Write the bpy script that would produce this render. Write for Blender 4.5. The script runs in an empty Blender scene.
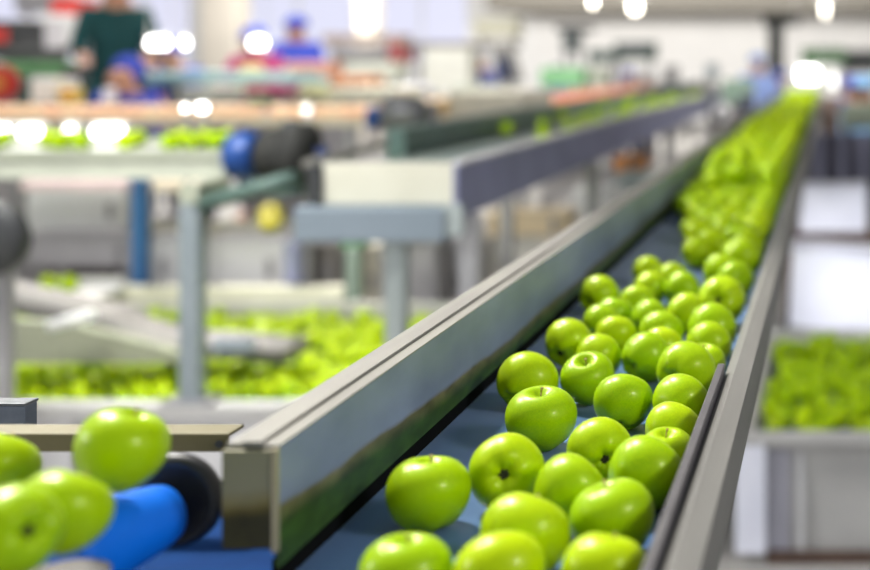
import bpy, bmesh, math, random
import numpy as np
from mathutils import Vector, Matrix, Euler
random.seed(7); rng = np.random.default_rng(7)
SC = bpy.context.scene; COL = SC.collection
PI = math.pi
# ------------------------------------------------------------------ camera, world, light, exposure
CZ = 1.78; F = 1208.0; VX, VY = 832.0, 60.0        # eye height, focal length in pixels, vanishing point of the belt
BELT = CZ - 0.42
cam = bpy.data.cameras.new('camera'); co = bpy.data.objects.new('camera', cam); COL.objects.link(co)
co.location = (0, 0, CZ); co.rotation_euler = (PI/2, 0, 0)
cam.sensor_width = 36; cam.lens = 36*F/870; cam.shift_x = -(VX-435)/870; cam.shift_y = -(285-VY)/870
cam.clip_start = .05; cam.clip_end = 200
cam.dof.use_dof = True; cam.dof.focus_distance = 1.30; cam.dof.aperture_fstop = 2.25
SC.camera = co
SC.view_settings.view_transform = 'Standard'; SC.view_settings.look = 'None'
SC.view_settings.gamma = 1; SC.view_settings.use_curve_mapping = False; SC.view_settings.exposure = 0.32
w = bpy.data.worlds.new('world'); SC.world = w; w.use_nodes = True
w.node_tree.nodes['Background'].inputs[0].default_value = (.90, .95, 1, 1)
w.node_tree.nodes['Background'].inputs[1].default_value = .38
def area(name, loc, target, size, power, color):
    l = bpy.data.lights.new(name, 'AREA'); l.shape = 'RECTANGLE'; l.size, l.size_y = size; l.energy = power; l.color = color
    o = bpy.data.objects.new(name, l); COL.objects.link(o); o.location = loc
    o.rotation_euler = (Vector(target)-Vector(loc)).to_track_quat('-Z', 'Y').to_euler(); return o
sl = bpy.data.lights.new('sun', 'SUN'); sl.energy = 4.3; sl.angle = math.radians(5); sl.color = (1, .96, .88)
so = bpy.data.objects.new('sun', sl); COL.objects.link(so); so.location = (-5, 8, 9)
so.rotation_euler = Vector((.42, -.50, -.80)).to_track_quat('-Z', 'Y').to_euler()
area('skylight_lamp', (-3.2, 3.2, 4.3), (-.2, 1.4, 1.3), (.75, .34), 105, (1, 1, 1))
area('window_light', (-4.5, .8, 2.6), (-.3, 1.2, 1.35), (.6, .6), 42, (.92, .96, 1))
area('far_wall_fill', (-5, 24, 3.35), (-5, 34, 2.3), (14, .5), 820, (1, .97, .92))  # added fill light that brightens the far wall
area('mid_hall_light', (-3, 9, 5.2), (-3, 9.5, 0), (8, 3), 38, (1, .97, .93))
def spot(name, loc, target, deg, power, color):
    l = bpy.data.lights.new(name, 'SPOT'); l.energy = power; l.spot_size = math.radians(deg); l.spot_blend = .5; l.shadow_soft_size = .15; l.color = color
    o = bpy.data.objects.new(name, l); COL.objects.link(o); o.location = loc; o.rotation_euler = (Vector(target)-Vector(loc)).to_track_quat('-Z', 'Y').to_euler()
area('left_tank_fill', (-2.6, 3.3, 3.1), (-2.3, 5.2, .6), (1.0, .5), 55, (1, .99, .95))  # added fill to lift the left tank and cross conveyor
area('flume_fill', (-2.7, 4.85, 1.27), (-2.7, 5.0, .4), (2.8, .10), 17, (1, 1, .92))  # added unseen fill under the cross conveyor, brightens the tank apples
area('right_skylight', (1.7, .1, 2.7), (-.40, 1.35, 1.38), (.5, .4), 26, (.95, .98, 1))
spl = bpy.data.lights.new('bin_fill_spot', 'SPOT'); spl.energy = 900; spl.spot_size = math.radians(19); spl.spot_blend = .5; spl.shadow_soft_size = .15; spl.color = (.96, .97, 1)  # added narrow spot that only brightens the white bins
spo = bpy.data.objects.new('bin_fill_spot', spl); COL.objects.link(spo); spo.location = (2.4, 2.4, 3.4); spo.rotation_euler = (Vector((.62, 6.2, .75))-Vector((2.4, 2.4, 3.4))).to_track_quat('-Z', 'Y').to_euler()
area('far_hall_fill', (-1.5, 8.5, 4.9), (-2, 16, 1.2), (9, .6), 420, (1, .99, .96))  # added fill for the camera-facing sides of far people and machines
# ------------------------------------------------------------------ materials
def rgb(c): return (c[0], c[1], c[2], 1)
MATS = {}
def mat(name, col, rough=.5, metal=0, col2=None, scale=8, detail=3, amount=.6, bump=0, emit=0, coat=0, spec=.5, stretch=(1, 1, 1), trans=0):
    if name in MATS: return MATS[name]
    m = bpy.data.materials.new(name); m.use_nodes = True; nt = m.node_tree; N = nt.nodes; L = nt.links
    b = N['Principled BSDF']; b.inputs['Roughness'].default_value = rough; b.inputs['Metallic'].default_value = metal
    b.inputs['Coat Weight'].default_value = coat; b.inputs['Specular IOR Level'].default_value = spec
    b.inputs['Transmission Weight'].default_value = trans
    col2 = col2 or tuple(c*.78 for c in col)
    tc = N.new('ShaderNodeTexCoord'); mp = N.new('ShaderNodeMapping'); mp.inputs['Scale'].default_value = stretch
    nz = N.new('ShaderNodeTexNoise'); nz.inputs['Scale'].default_value = scale; nz.inputs['Detail'].default_value = detail
    rp = N.new('ShaderNodeValToRGB'); rp.color_ramp.elements[0].position = .5-amount/2; rp.color_ramp.elements[1].position = .5+amount/2
    rp.color_ramp.elements[0].color = rgb(col2); rp.color_ramp.elements[1].color = rgb(col)
    L.new(tc.outputs['Object'], mp.inputs[0]); L.new(mp.outputs[0], nz.inputs['Vector']); L.new(nz.outputs['Fac'], rp.inputs[0]); L.new(rp.outputs[0], b.inputs['Base Color'])
    if bump:
        bp = N.new('ShaderNodeBump'); bp.inputs['Strength'].default_value = bump; bp.inputs['Distance'].default_value = .002
        L.new(nz.outputs['Fac'], bp.inputs['Height']); L.new(bp.outputs[0], b.inputs['Normal'])
    if emit:
        b.inputs['Emission Color'].default_value = rgb(col); b.inputs['Emission Strength'].default_value = emit
    MATS[name] = m; return m
def apple_mat(name, base, lighter, dark):
    m = bpy.data.materials.new(name); m.use_nodes = True; nt = m.node_tree; N = nt.nodes; L = nt.links
    b = N['Principled BSDF']; b.inputs['Roughness'].default_value = .34; b.inputs['Specular IOR Level'].default_value = .30; b.inputs['Specular Tint'].default_value = (1, 1, .35, 1); b.inputs['Coat Weight'].default_value = .07; b.inputs['Coat Roughness'].default_value = .07
    b.inputs['Subsurface Weight'].default_value = .05; b.inputs['Subsurface Radius'].default_value = (.3, .6, .05); b.inputs['Subsurface Scale'].default_value = .01
    tc = N.new('ShaderNodeTexCoord'); oi = N.new('ShaderNodeObjectInfo')
    nz = N.new('ShaderNodeTexNoise'); nz.inputs['Scale'].default_value = 22; nz.inputs['Detail'].default_value = 2
    add = N.new('ShaderNodeVectorMath'); add.operation = 'ADD'; L.new(tc.outputs['Object'], add.inputs[0]); L.new(oi.outputs['Random'], add.inputs[1]); L.new(add.outputs[0], nz.inputs['Vector'])
    ma = N.new('ShaderNodeMath'); ma.operation = 'MULTIPLY_ADD'; ma.inputs[1].default_value = .38; L.new(oi.outputs['Random'], ma.inputs[0]); 
    mb_ = N.new('ShaderNodeMath'); mb_.operation = 'MULTIPLY'; mb_.inputs[1].default_value = .75; L.new(nz.outputs['Fac'], mb_.inputs[0]); L.new(mb_.outputs[0], ma.inputs[2])
    rp = N.new('ShaderNodeValToRGB'); rp.color_ramp.elements[0].position = .25; rp.color_ramp.elements[1].position = .95
    rp.color_ramp.elements[0].color = rgb(base); rp.color_ramp.elements[1].color = rgb(lighter)
    L.new(ma.outputs[0], rp.inputs[0])
    # pale lenticel specks
    vo = N.new('ShaderNodeTexVoronoi'); vo.inputs['Scale'].default_value = 150; L.new(add.outputs[0], vo.inputs['Vector'])
    lt = N.new('ShaderNodeMath'); lt.operation = 'LESS_THAN'; lt.inputs[1].default_value = .10; L.new(vo.outputs['Distance'], lt.inputs[0])
    mx = N.new('ShaderNodeMix'); mx.data_type = 'RGBA'; mx.inputs['B'].default_value = rgb(lighter)
    fa = N.new('ShaderNodeMath'); fa.operation = 'MULTIPLY'; fa.inputs[1].default_value = .5; L.new(lt.outputs[0], fa.inputs[0])
    L.new(fa.outputs[0], mx.inputs['Factor']); L.new(rp.outputs[0], mx.inputs['A'])
    L.new(mx.outputs['Result'], b.inputs['Base Color']); return m
GREEN = apple_mat('green_apple_skin', (.235, .42, .0001), (.46, .58, .0002), (.1, .3, .01))
PEACH = apple_mat('orange_apple_skin', (1, .50, .32), (1, .86, .58), (.5, .1, .05))
REDA = apple_mat('red_apple_skin', (.55, .16, .10), (.8, .36, .22), (.4, .1, .05))
STEM = mat('stem_brown', (.40, .36, .08), .8, col2=(.16, .09, .03), scale=60)
CALYX = mat('calyx_brown', (.035, .035, .008), .9, col2=(.012, .012, .004), scale=200)
def rail_mat(name, face, face2, dirt, z0, z1, y0, y1, soft, wob=.012, metal=.2, rough=.42):
    # sheet metal with a dirt stain that clings to its lower edge; the stain has its own ragged outline (height z0 at y0, z1 at y1)
    m = bpy.data.materials.new(name); m.use_nodes = True; nt = m.node_tree; N = nt.nodes; L = nt.links
    b = N['Principled BSDF']; b.inputs['Roughness'].default_value = rough; b.inputs['Metallic'].default_value = metal; b.inputs['Specular IOR Level'].default_value = .35
    g = N.new('ShaderNodeNewGeometry'); sp = N.new('ShaderNodeSeparateXYZ'); L.new(g.outputs['Position'], sp.inputs[0])
    mp = N.new('ShaderNodeMapping'); mp.inputs['Scale'].default_value = (1, .45, 1); L.new(g.outputs['Position'], mp.inputs[0])
    n1 = N.new('ShaderNodeTexNoise'); n1.inputs['Scale'].default_value = 16; n1.inputs['Detail'].default_value = 4; L.new(mp.outputs[0], n1.inputs['Vector'])
    n2 = N.new('ShaderNodeTexNoise'); n2.inputs['Scale'].default_value = 7; n2.inputs['Detail'].default_value = 8; L.new(mp.outputs[0], n2.inputs['Vector'])
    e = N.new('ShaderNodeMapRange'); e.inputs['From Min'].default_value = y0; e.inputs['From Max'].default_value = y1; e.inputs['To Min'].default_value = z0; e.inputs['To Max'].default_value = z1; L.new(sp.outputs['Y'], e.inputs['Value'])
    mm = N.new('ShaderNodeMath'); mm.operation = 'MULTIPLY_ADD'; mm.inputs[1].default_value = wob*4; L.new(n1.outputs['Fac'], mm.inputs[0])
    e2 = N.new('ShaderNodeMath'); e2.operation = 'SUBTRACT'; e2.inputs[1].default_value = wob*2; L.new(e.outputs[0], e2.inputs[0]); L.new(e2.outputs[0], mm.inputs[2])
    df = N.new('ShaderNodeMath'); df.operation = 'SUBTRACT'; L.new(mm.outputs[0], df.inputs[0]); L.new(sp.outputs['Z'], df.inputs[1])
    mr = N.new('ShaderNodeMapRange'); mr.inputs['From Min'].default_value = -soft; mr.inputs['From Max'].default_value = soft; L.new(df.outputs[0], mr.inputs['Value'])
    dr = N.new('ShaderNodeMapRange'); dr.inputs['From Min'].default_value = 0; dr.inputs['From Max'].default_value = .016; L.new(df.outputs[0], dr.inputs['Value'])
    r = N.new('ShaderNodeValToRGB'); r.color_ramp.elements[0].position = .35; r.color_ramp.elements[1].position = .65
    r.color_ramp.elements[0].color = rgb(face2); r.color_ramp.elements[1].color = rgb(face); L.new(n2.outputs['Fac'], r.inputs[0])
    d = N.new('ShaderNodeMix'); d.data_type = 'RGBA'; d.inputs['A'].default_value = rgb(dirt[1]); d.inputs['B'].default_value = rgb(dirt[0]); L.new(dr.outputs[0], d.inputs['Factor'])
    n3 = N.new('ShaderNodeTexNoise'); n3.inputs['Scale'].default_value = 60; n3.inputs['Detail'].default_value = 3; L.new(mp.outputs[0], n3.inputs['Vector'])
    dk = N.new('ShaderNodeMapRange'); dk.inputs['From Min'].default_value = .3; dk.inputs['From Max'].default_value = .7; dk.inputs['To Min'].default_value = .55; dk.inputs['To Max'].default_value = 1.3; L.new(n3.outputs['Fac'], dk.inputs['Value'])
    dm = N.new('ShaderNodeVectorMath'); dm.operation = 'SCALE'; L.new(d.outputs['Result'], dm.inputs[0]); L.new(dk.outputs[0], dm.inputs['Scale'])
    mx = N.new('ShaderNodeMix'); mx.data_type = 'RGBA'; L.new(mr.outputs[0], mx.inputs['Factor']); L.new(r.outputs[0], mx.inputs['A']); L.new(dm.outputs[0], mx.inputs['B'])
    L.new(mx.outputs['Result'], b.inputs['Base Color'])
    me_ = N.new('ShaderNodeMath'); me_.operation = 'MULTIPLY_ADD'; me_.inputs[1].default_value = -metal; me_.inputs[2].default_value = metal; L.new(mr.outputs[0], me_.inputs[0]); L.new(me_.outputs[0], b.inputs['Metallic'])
    return m
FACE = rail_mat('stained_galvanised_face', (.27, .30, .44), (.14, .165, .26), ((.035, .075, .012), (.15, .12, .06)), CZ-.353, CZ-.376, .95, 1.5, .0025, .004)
PLATE = rail_mat('stained_end_plate', (.25, .235, .16), (.19, .175, .105), ((.028, .025, .006), (.15, .11, .02)), CZ-.345, CZ-.345, .9, 1, .010, .006)
GALV = mat('galvanised_steel', (.25, .24, .21), .5, .2, (.18, .17, .155), 30, 6, .5, stretch=(1, .15, 1))
GALVD = mat('dull_galvanised_steel', (.36, .36, .35), .5, .3, (.24, .24, .24), 40, 6, .5, stretch=(1, .2, 1))
BLUEGALV = mat('bluish_galvanised_steel', (.42, .46, .54), .4, .4, (.30, .34, .42), 12, 4, .6)
LILAC = mat('lilac_grey_paint', (.29, .30, .47), .45, .1, (.17, .18, .29), 5, 4, .6)
CREAM = mat('cream_paint', (.72, .70, .58), .5, 0, (.62, .60, .48), 5, 4)
WHITE = mat('white_paint', (.80, .80, .78), .5, 0, (.70, .70, .68), 5, 4)
WHITEB = mat('cool_white_plastic', (.88, .88, .97), .45, 0, (.70, .71, .82), 4, 4)
OLIVE = mat('olive_grey_steel', (.42, .44, .34), .5, .15, (.32, .34, .26), 6, 4)
GREYW = mat('warm_grey_sheet', (.52, .51, .49), .5, .1, (.42, .41, .40), 5, 4)
GREYL = mat('light_grey_sheet', (.66, .65, .66), .5, .05, (.54, .53, .54), 5, 4)
GREYM = mat('mid_grey_sheet', (.34, .33, .34), .5, .1, (.26, .25, .26), 5, 4)
DARK = mat('dark_machine_paint', (.06, .065, .06), .5, .2, (.03, .03, .035), 6, 4)
DKGREEN = mat('dark_green_paint', (.10, .17, .14), .45, .1, (.06, .10, .09), 6, 4)
GREENP = mat('mid_green_paint', (.12, .36, .12), .5, 0, (.07, .24, .08), 6, 4)
MINT = mat('mint_plastic', (.30, .62, .30), .5, 0, (.22, .5, .24), 6, 4)
TEAL = mat('pale_teal_paint', (.36, .56, .58), .5, 0, (.28, .46, .50), 6, 4)
BLUEPOST = mat('blue_painted_steel', (.04, .16, .38), .4, .1, (.03, .11, .28), 6, 4)
BLUEMOT = mat('blue_motor_paint', (.004, .06, .28), .4, .1, (.004, .04, .18), 6, 4)
ROLLER = mat('bright_blue_roller_rubber', (.0003, .15, .72), .5, 0, (.0003, .11, .56), 20, 4, spec=.2)
BLACKR = mat('black_rubber', (.012, .012, .014), .45, 0, (.03, .03, .03), 40, 4)
ORANGE = mat('orange_plastic', (.85, .34, .06), .5, 0, (.7, .26, .05), 5)
YELLOW = mat('yellow_plastic', (.85, .66, .12), .5, 0, (.7, .52, .1), 5)
REDP = mat('red_plastic', (.75, .06, .04), .5, 0, (.55, .04, .04), 5)
BROWN = mat('brown_board', (.11, .065, .045), .8, 0, (.07, .04, .03), 8)
CONC = mat('concrete', (.40, .38, .36), .8, 0, (.28, .27, .26), 2, 6)
WALLM = mat('off_white_wall', (.86, .85, .84), .8, 0, (.80, .79, .78), .8, 3)
CEILM = mat('ceiling_boards', (.20, .185, .16), .8, 0, (.18, .165, .14), 1, 3)
PILLM = mat('beige_pillar', (.58, .53, .46), .8, 0, (.50, .46, .40), 2, 3)
TUBE_GLOW = mat('white_tube_glow', (1, .99, .96), .5, emit=9)
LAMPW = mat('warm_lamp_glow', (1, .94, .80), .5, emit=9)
PANE = mat('window_daylight', (.62, .62, .84), .5, emit=.72)
_n = PANE.node_tree; _b = _n.nodes['Principled BSDF']
for _l in list(_b.inputs['Base Color'].links): _n.links.remove(_l)
_b.inputs['Base Color'].default_value = (.05, .05, .06, 1); _b.inputs['Emission Color'].default_value = (.80, .81, 1, 1); _b.inputs['Emission Strength'].default_value = .74
WATER = mat('flume_water', (.16, .26, .10), .12, 0, (.10, .18, .07), 6, spec=.6)
SKIN = mat('skin', (.55, .30, .20), .6, 0, (.48, .25, .17), 20)
def cloth(name, c): return mat('cloth_'+name, c, .9, 0, tuple(x*.6 for x in c), 14, 4)
# belt : blue ribbed rubber
def grazing_sheen(m):  # pale lilac sheen that grows toward grazing angles
    b = m.node_tree.nodes['Principled BSDF']; b.inputs['Sheen Weight'].default_value = .7; b.inputs['Sheen Roughness'].default_value = .35; b.inputs['Sheen Tint'].default_value = (.75, .72, .80, 1); return m
BELTM = mat('blue_grey_belt', (.050, .145, .32), .34, 0, (.014, .08, .23), 9, 6, .7, bump=.25, stretch=(1, .25, 1))
grazing_sheen(BELTM)
# ------------------------------------------------------------------ mesh helpers
class MB:
    def __init__(s): s.bm = bmesh.new()
    def box(s, x0, x1, y0, y1, z0, z1):
        v = [s.bm.verts.new((x, y, z)) for x in (x0, x1) for y in (y0, y1) for z in (z0, z1)]
        for f in ((0, 1, 3, 2), (4, 6, 7, 5), (0, 4, 5, 1), (2, 3, 7, 6), (0, 2, 6, 4), (1, 5, 7, 3)): s.bm.faces.new([v[i] for i in f])
        return s
    def px(s, x0, y0, x1, y1, Y, dy=.1):          # box whose front face stands on the plane y = Y
        a, b = (x0-VX)*Y/F, (x1-VX)*Y/F; t, u = CZ-(y0-VY)*Y/F, CZ-(y1-VY)*Y/F
        return s.box(a, b, Y, Y+dy, u, t)
    def cyl(s, p0, p1, r0, r1=None, n=24, cap=True):
        r1 = r0 if r1 is None else r1; p0 = Vector(p0); p1 = Vector(p1); d = p1-p0
        q = d.to_track_quat('Z', 'Y'); A, B = [], []
        for i in range(n):
            a = 2*PI*i/n; o = Vector((math.cos(a), math.sin(a), 0))
            A.append(s.bm.verts.new(p0+q@(o*r0))); B.append(s.bm.verts.new(p1+q@(o*r1)))
        for i in range(n): s.bm.faces.new((A[i], A[(i+1) % n], B[(i+1) % n], B[i])).smooth = True
        if cap: s.bm.faces.new(A[::-1]); s.bm.faces.new(B)
        return s
    def lathe(s, p, axis, prof, n=32):            # prof: (radius, height) pairs along axis
        q = Vector(axis).to_track_quat('Z', 'Y'); p = Vector(p); rings = []
        for r, h in prof:
            rings.append([s.bm.verts.new(p+q@Vector((r*math.cos(2*PI*i/n), r*math.sin(2*PI*i/n), h))) for i in range(n)])
        for a, b in zip(rings, rings[1:]):
            for i in range(n): s.bm.faces.new((a[i], a[(i+1) % n], b[(i+1) % n], b[i])).smooth = True
        s.bm.faces.new(rings[0][::-1]); s.bm.faces.new(rings[-1]); return s
    def prism(s, pts, y0, y1):                    # (x, z) outline swept along y
        A = [s.bm.verts.new((x, y0, z)) for x, z in pts]; B = [s.bm.verts.new((x, y1, z)) for x, z in pts]; n = len(pts)
        for i in range(n): s.bm.faces.new((A[i], A[(i+1) % n], B[(i+1) % n], B[i]))
        s.bm.faces.new(A[::-1]); s.bm.faces.new(B); return s
    def ball(s, c, r, sc=(1, 1, 1), seg=16):
        g = bmesh.ops.create_uvsphere(s.bm, u_segments=seg, v_segments=seg//2+2, radius=r)
        for v in g['verts']: v.co = Vector(c)+Vector((v.co.x*sc[0], v.co.y*sc[1], v.co.z*sc[2]))
        for f in s.bm.faces:
            if any(v in f.verts for v in g['verts'][:1]): pass
        return s
    def build(s, name, m, parent=None, bevel=0, label=None, smooth=False):
        bm = s.bm; bmesh.ops.recalc_face_normals(bm, faces=bm.faces[:])
        if smooth:
            for f in bm.faces: f.smooth = True
        if parent is not None:
            org = Vector((0, 0, 0)); p = parent
            while p is not None: org += p.location; p = p.parent
        else:
            c = [v.co for v in bm.verts]
            org = Vector(((min(v.x for v in c)+max(v.x for v in c))/2, (min(v.y for v in c)+max(v.y for v in c))/2, min(v.z for v in c)))
        for v in bm.verts: v.co -= org
        me = bpy.data.meshes.new(name); bm.to_mesh(me); bm.free(); me.materials.append(m)
        o = bpy.data.objects.new(name, me); COL.objects.link(o)
        if parent is not None: o.parent = parent
        else: o.location = org
        if bevel:
            b = o.modifiers.new('bevel', 'BEVEL'); b.width = bevel; b.segments = 2; b.limit_method = 'ANGLE'
        if label: o['label'] = label
        return o
def tag(o, label, cat, group=None, kind=None):
    o['label'] = label; o['category'] = cat
    if group: o['group'] = group
    if kind: o['kind'] = kind
    return o
def struct(o): o['kind'] = 'structure'; return o
def thing(name, loc, label, cat, group=None):
    o = bpy.data.objects.new(name, None); COL.objects.link(o); o.location = loc; o.empty_display_size = .1
    return tag(o, label, cat, group)
def W(px, py, Y): return Vector(((px-VX)*Y/F, Y, CZ-(py-VY)*Y/F))
def G(px, Y): return Vector(((px-VX)*Y/F, Y, 0))
# ------------------------------------------------------------------ the building
FARY = 34
struct(MB().box(-34, 12, -3, FARY+.5, -.2, 0).build('floor', CONC))
def wall_holes():
    m = MB(); zs = lambda py: CZ-(py-VY)*FARY/F; xs = lambda px: (px-VX)*FARY/F
    holes = [(-520, -250), (-210, 55), (88, 192), (238, 356), (374, 468)]
    top, sill = zs(-120), zs(64)
    m.box(-34, 12, FARY, FARY+.3, 0, sill); m.box(-34, 12, FARY, FARY+.3, top, 6.8)
    prev = -34
    for a, b in holes:
        m.box(prev, xs(a), FARY, FARY+.3, sill, top); prev = xs(b)
    m.box(prev, 12, FARY, FARY+.3, sill, top); return m, holes, sill, top
wm, holes, sill, top = wall_holes()
struct(wm.build('wall_back', WALLM))
for i, (a, b) in enumerate(holes):
    xa, xb = (a-VX)*FARY/F, (b-VX)*FARY/F
    r = thing(f'window_{i+1}', ((xa+xb)/2, FARY+.1, sill), '', 'window'); del r['label']; del r['category']; struct(r)
    m = MB(); t = .06
    m.box(xa, xb, FARY, FARY+.12, sill, sill+t); m.box(xa, xb, FARY, FARY+.12, top-t, top); m.box(xa, xa+t, FARY, FARY+.12, sill+t, top-t); m.box(xb-t, xb, FARY, FARY+.12, sill+t, top-t)
    m.box((xa+xb)/2-t/2, (xa+xb)/2+t/2, FARY, FARY+.12, sill+t, top-t); wf = m.build('window_frame', WHITE, r)
    MB().box(xa+t, xb-t, FARY+.14, FARY+.16, sill+t, top-t).build('pane', PANE, wf)
struct(MB().box(12, 12.3, -3, FARY+.3, 0, 6.8).build('wall_right', WALLM))
struct(MB().box(-4.5, 11.9, 4.7, 22, 5.2, 5.35).build('ceiling', CEILM))  # unseen ceiling part, its extent shaped to keep sun off the far belt
struct(MB().px(486, -60, 1200, 10, 30, 4).build('trim_1', CEILM))        # boarded soffit over the right half of the far hall
struct(MB().px(200, -160, 236, 141.6, 26, .7).build('trim_2', PILLM))
struct(MB().px(356, -160, 374, 141.6, 26, .5).build('trim_3', PILLM))
# ------------------------------------------------------------------ apples
def apple_mesh(name, n=40, rings=26, seed=0, squash=.86, taper=.09, m=None):
    r_ = random.Random(seed); bm = bmesh.new(); lob = r_.uniform(0, 6); lean = r_.uniform(-.05, .05); R = 1.0; rows = []
    for k in range(rings+1):
        t = PI*k/rings; ct, st = math.cos(t), math.sin(t)
        x = R*(max(st, 0)**.92)*(1+taper*ct); z = squash*R*ct
        if ct > 0: z -= .36*R*math.exp(-(x/.26)**2)
        else: z += .34*R*math.exp(-(x/.27)**2)
        rows.append((x, z, ct))
    top = bm.verts.new((0, 0, rows[0][1])); bot = bm.verts.new((0, 0, rows[-1][1])); rr = []
    for x, z, ct in rows[1:-1]:
        ring = []
        for i in range(n):
            a = 2*PI*i/n; k = 1+.012*math.cos(5*a+lob)*(1-ct)*.8+.012*math.cos(2*a+lob)
            ring.append(bm.verts.new((x*k*math.cos(a)+lean*z, x*k*math.sin(a), z*(1+.02*math.cos(5*a+lob)*(1-ct)))))
        rr.append(ring)
    for i in range(n):
        j = (i+1) % n; bm.faces.new((top, rr[0][i], rr[0][j])); bm.faces.new((bot, rr[-1][j], rr[-1][i]))
        for a, b in zip(rr, rr[1:]): bm.faces.new((a[i], b[i], b[j], a[j]))
    mxr = max(v.co.length for v in bm.verts)
    for v in bm.verts: v.co /= mxr
    for f in bm.faces: f.smooth = True
    bmesh.ops.recalc_face_normals(bm, faces=bm.faces[:])
    me = bpy.data.meshes.new(name); bm.to_mesh(me); bm.free(); me.materials.append(m or GREEN); return me
HI = [apple_mesh('green_apple', seed=i, squash=(.90, .95, .87)[i % 3], taper=(.09, .12, .05)[i % 3]) for i in range(4)]
MID = [apple_mesh('green_apple_small', 20, 12, seed=10+i) for i in range(3)]
PEA = [apple_mesh('orange_apple', 14, 9, seed=20+i, m=PEACH) for i in range(2)]
RED = [apple_mesh('red_apple', 14, 9, seed=30+i, m=REDA) for i in range(2)]
def stem_mesh():
    m = MB(); p = [(0, 0, .44), (.01, .01, .60), (.03, .02, .74), (.06, .02, .88)]; r = [.035, .026, .026, .045]
    for a, b, c, d in zip(p, p[1:], r, r[1:]): m.cyl(a, b, c, d, 8)
    me = bpy.data.meshes.new('stem'); bmesh.ops.recalc_face_normals(m.bm, faces=m.bm.faces[:]); m.bm.to_mesh(me); m.bm.free(); me.materials.append(STEM); return me
def calyx_mesh():
    m = MB(); q = m.bm
    m.cyl((0, 0, -.49), (0, 0, -.575), .20, .14, 12)
    for i in range(5):
        a = 2*PI*i/5; c, s = math.cos(a), math.sin(a)
        vs = [q.verts.new(v) for v in ((.05*c-.04*s, .05*s+.04*c, -.56), (.05*c+.04*s, .05*s-.04*c, -.56), (.15*c, .15*s, -.62), (.09*c, .09*s, -.66))]
        q.faces.new((vs[0], vs[1], vs[2])); q.faces.new((vs[0], vs[3], vs[1])); q.faces.new((vs[1], vs[3], vs[2])); q.faces.new((vs[2], vs[3], vs[0]))
    me = bpy.data.meshes.new('calyx'); q.to_mesh(me); q.free(); me.materials.append(CALYX); return me
STEMM, CALM = stem_mesh(), calyx_mesh()
def place_apple(pos, r, axis, me, label, group=None, detail=False, name='green_apple', spin=None):
    o = bpy.data.objects.new(name, me); COL.objects.link(o); o.location = pos; o.scale = (r, r, r)
    q = Vector(axis).normalized().to_track_quat('Z', 'Y'); q = q @ Euler((0, 0, random.uniform(0, 6.28) if spin is None else spin)).to_quaternion()
    o.rotation_euler = q.to_euler(); tag(o, label, 'apple', group)
    if detail:
        for nm, mm in (('stem', STEMM), ('calyx', CALM)):
            c = bpy.data.objects.new(nm, mm); COL.objects.link(c); c.parent = o
    return o
def rand_axis(up=.5):
    while True:
        v = Vector((random.gauss(0, 1), random.gauss(0, 1), random.gauss(up, .6)))
        if v.length > .3: return v.normalized()
UP = (0, 0, 1)
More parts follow.
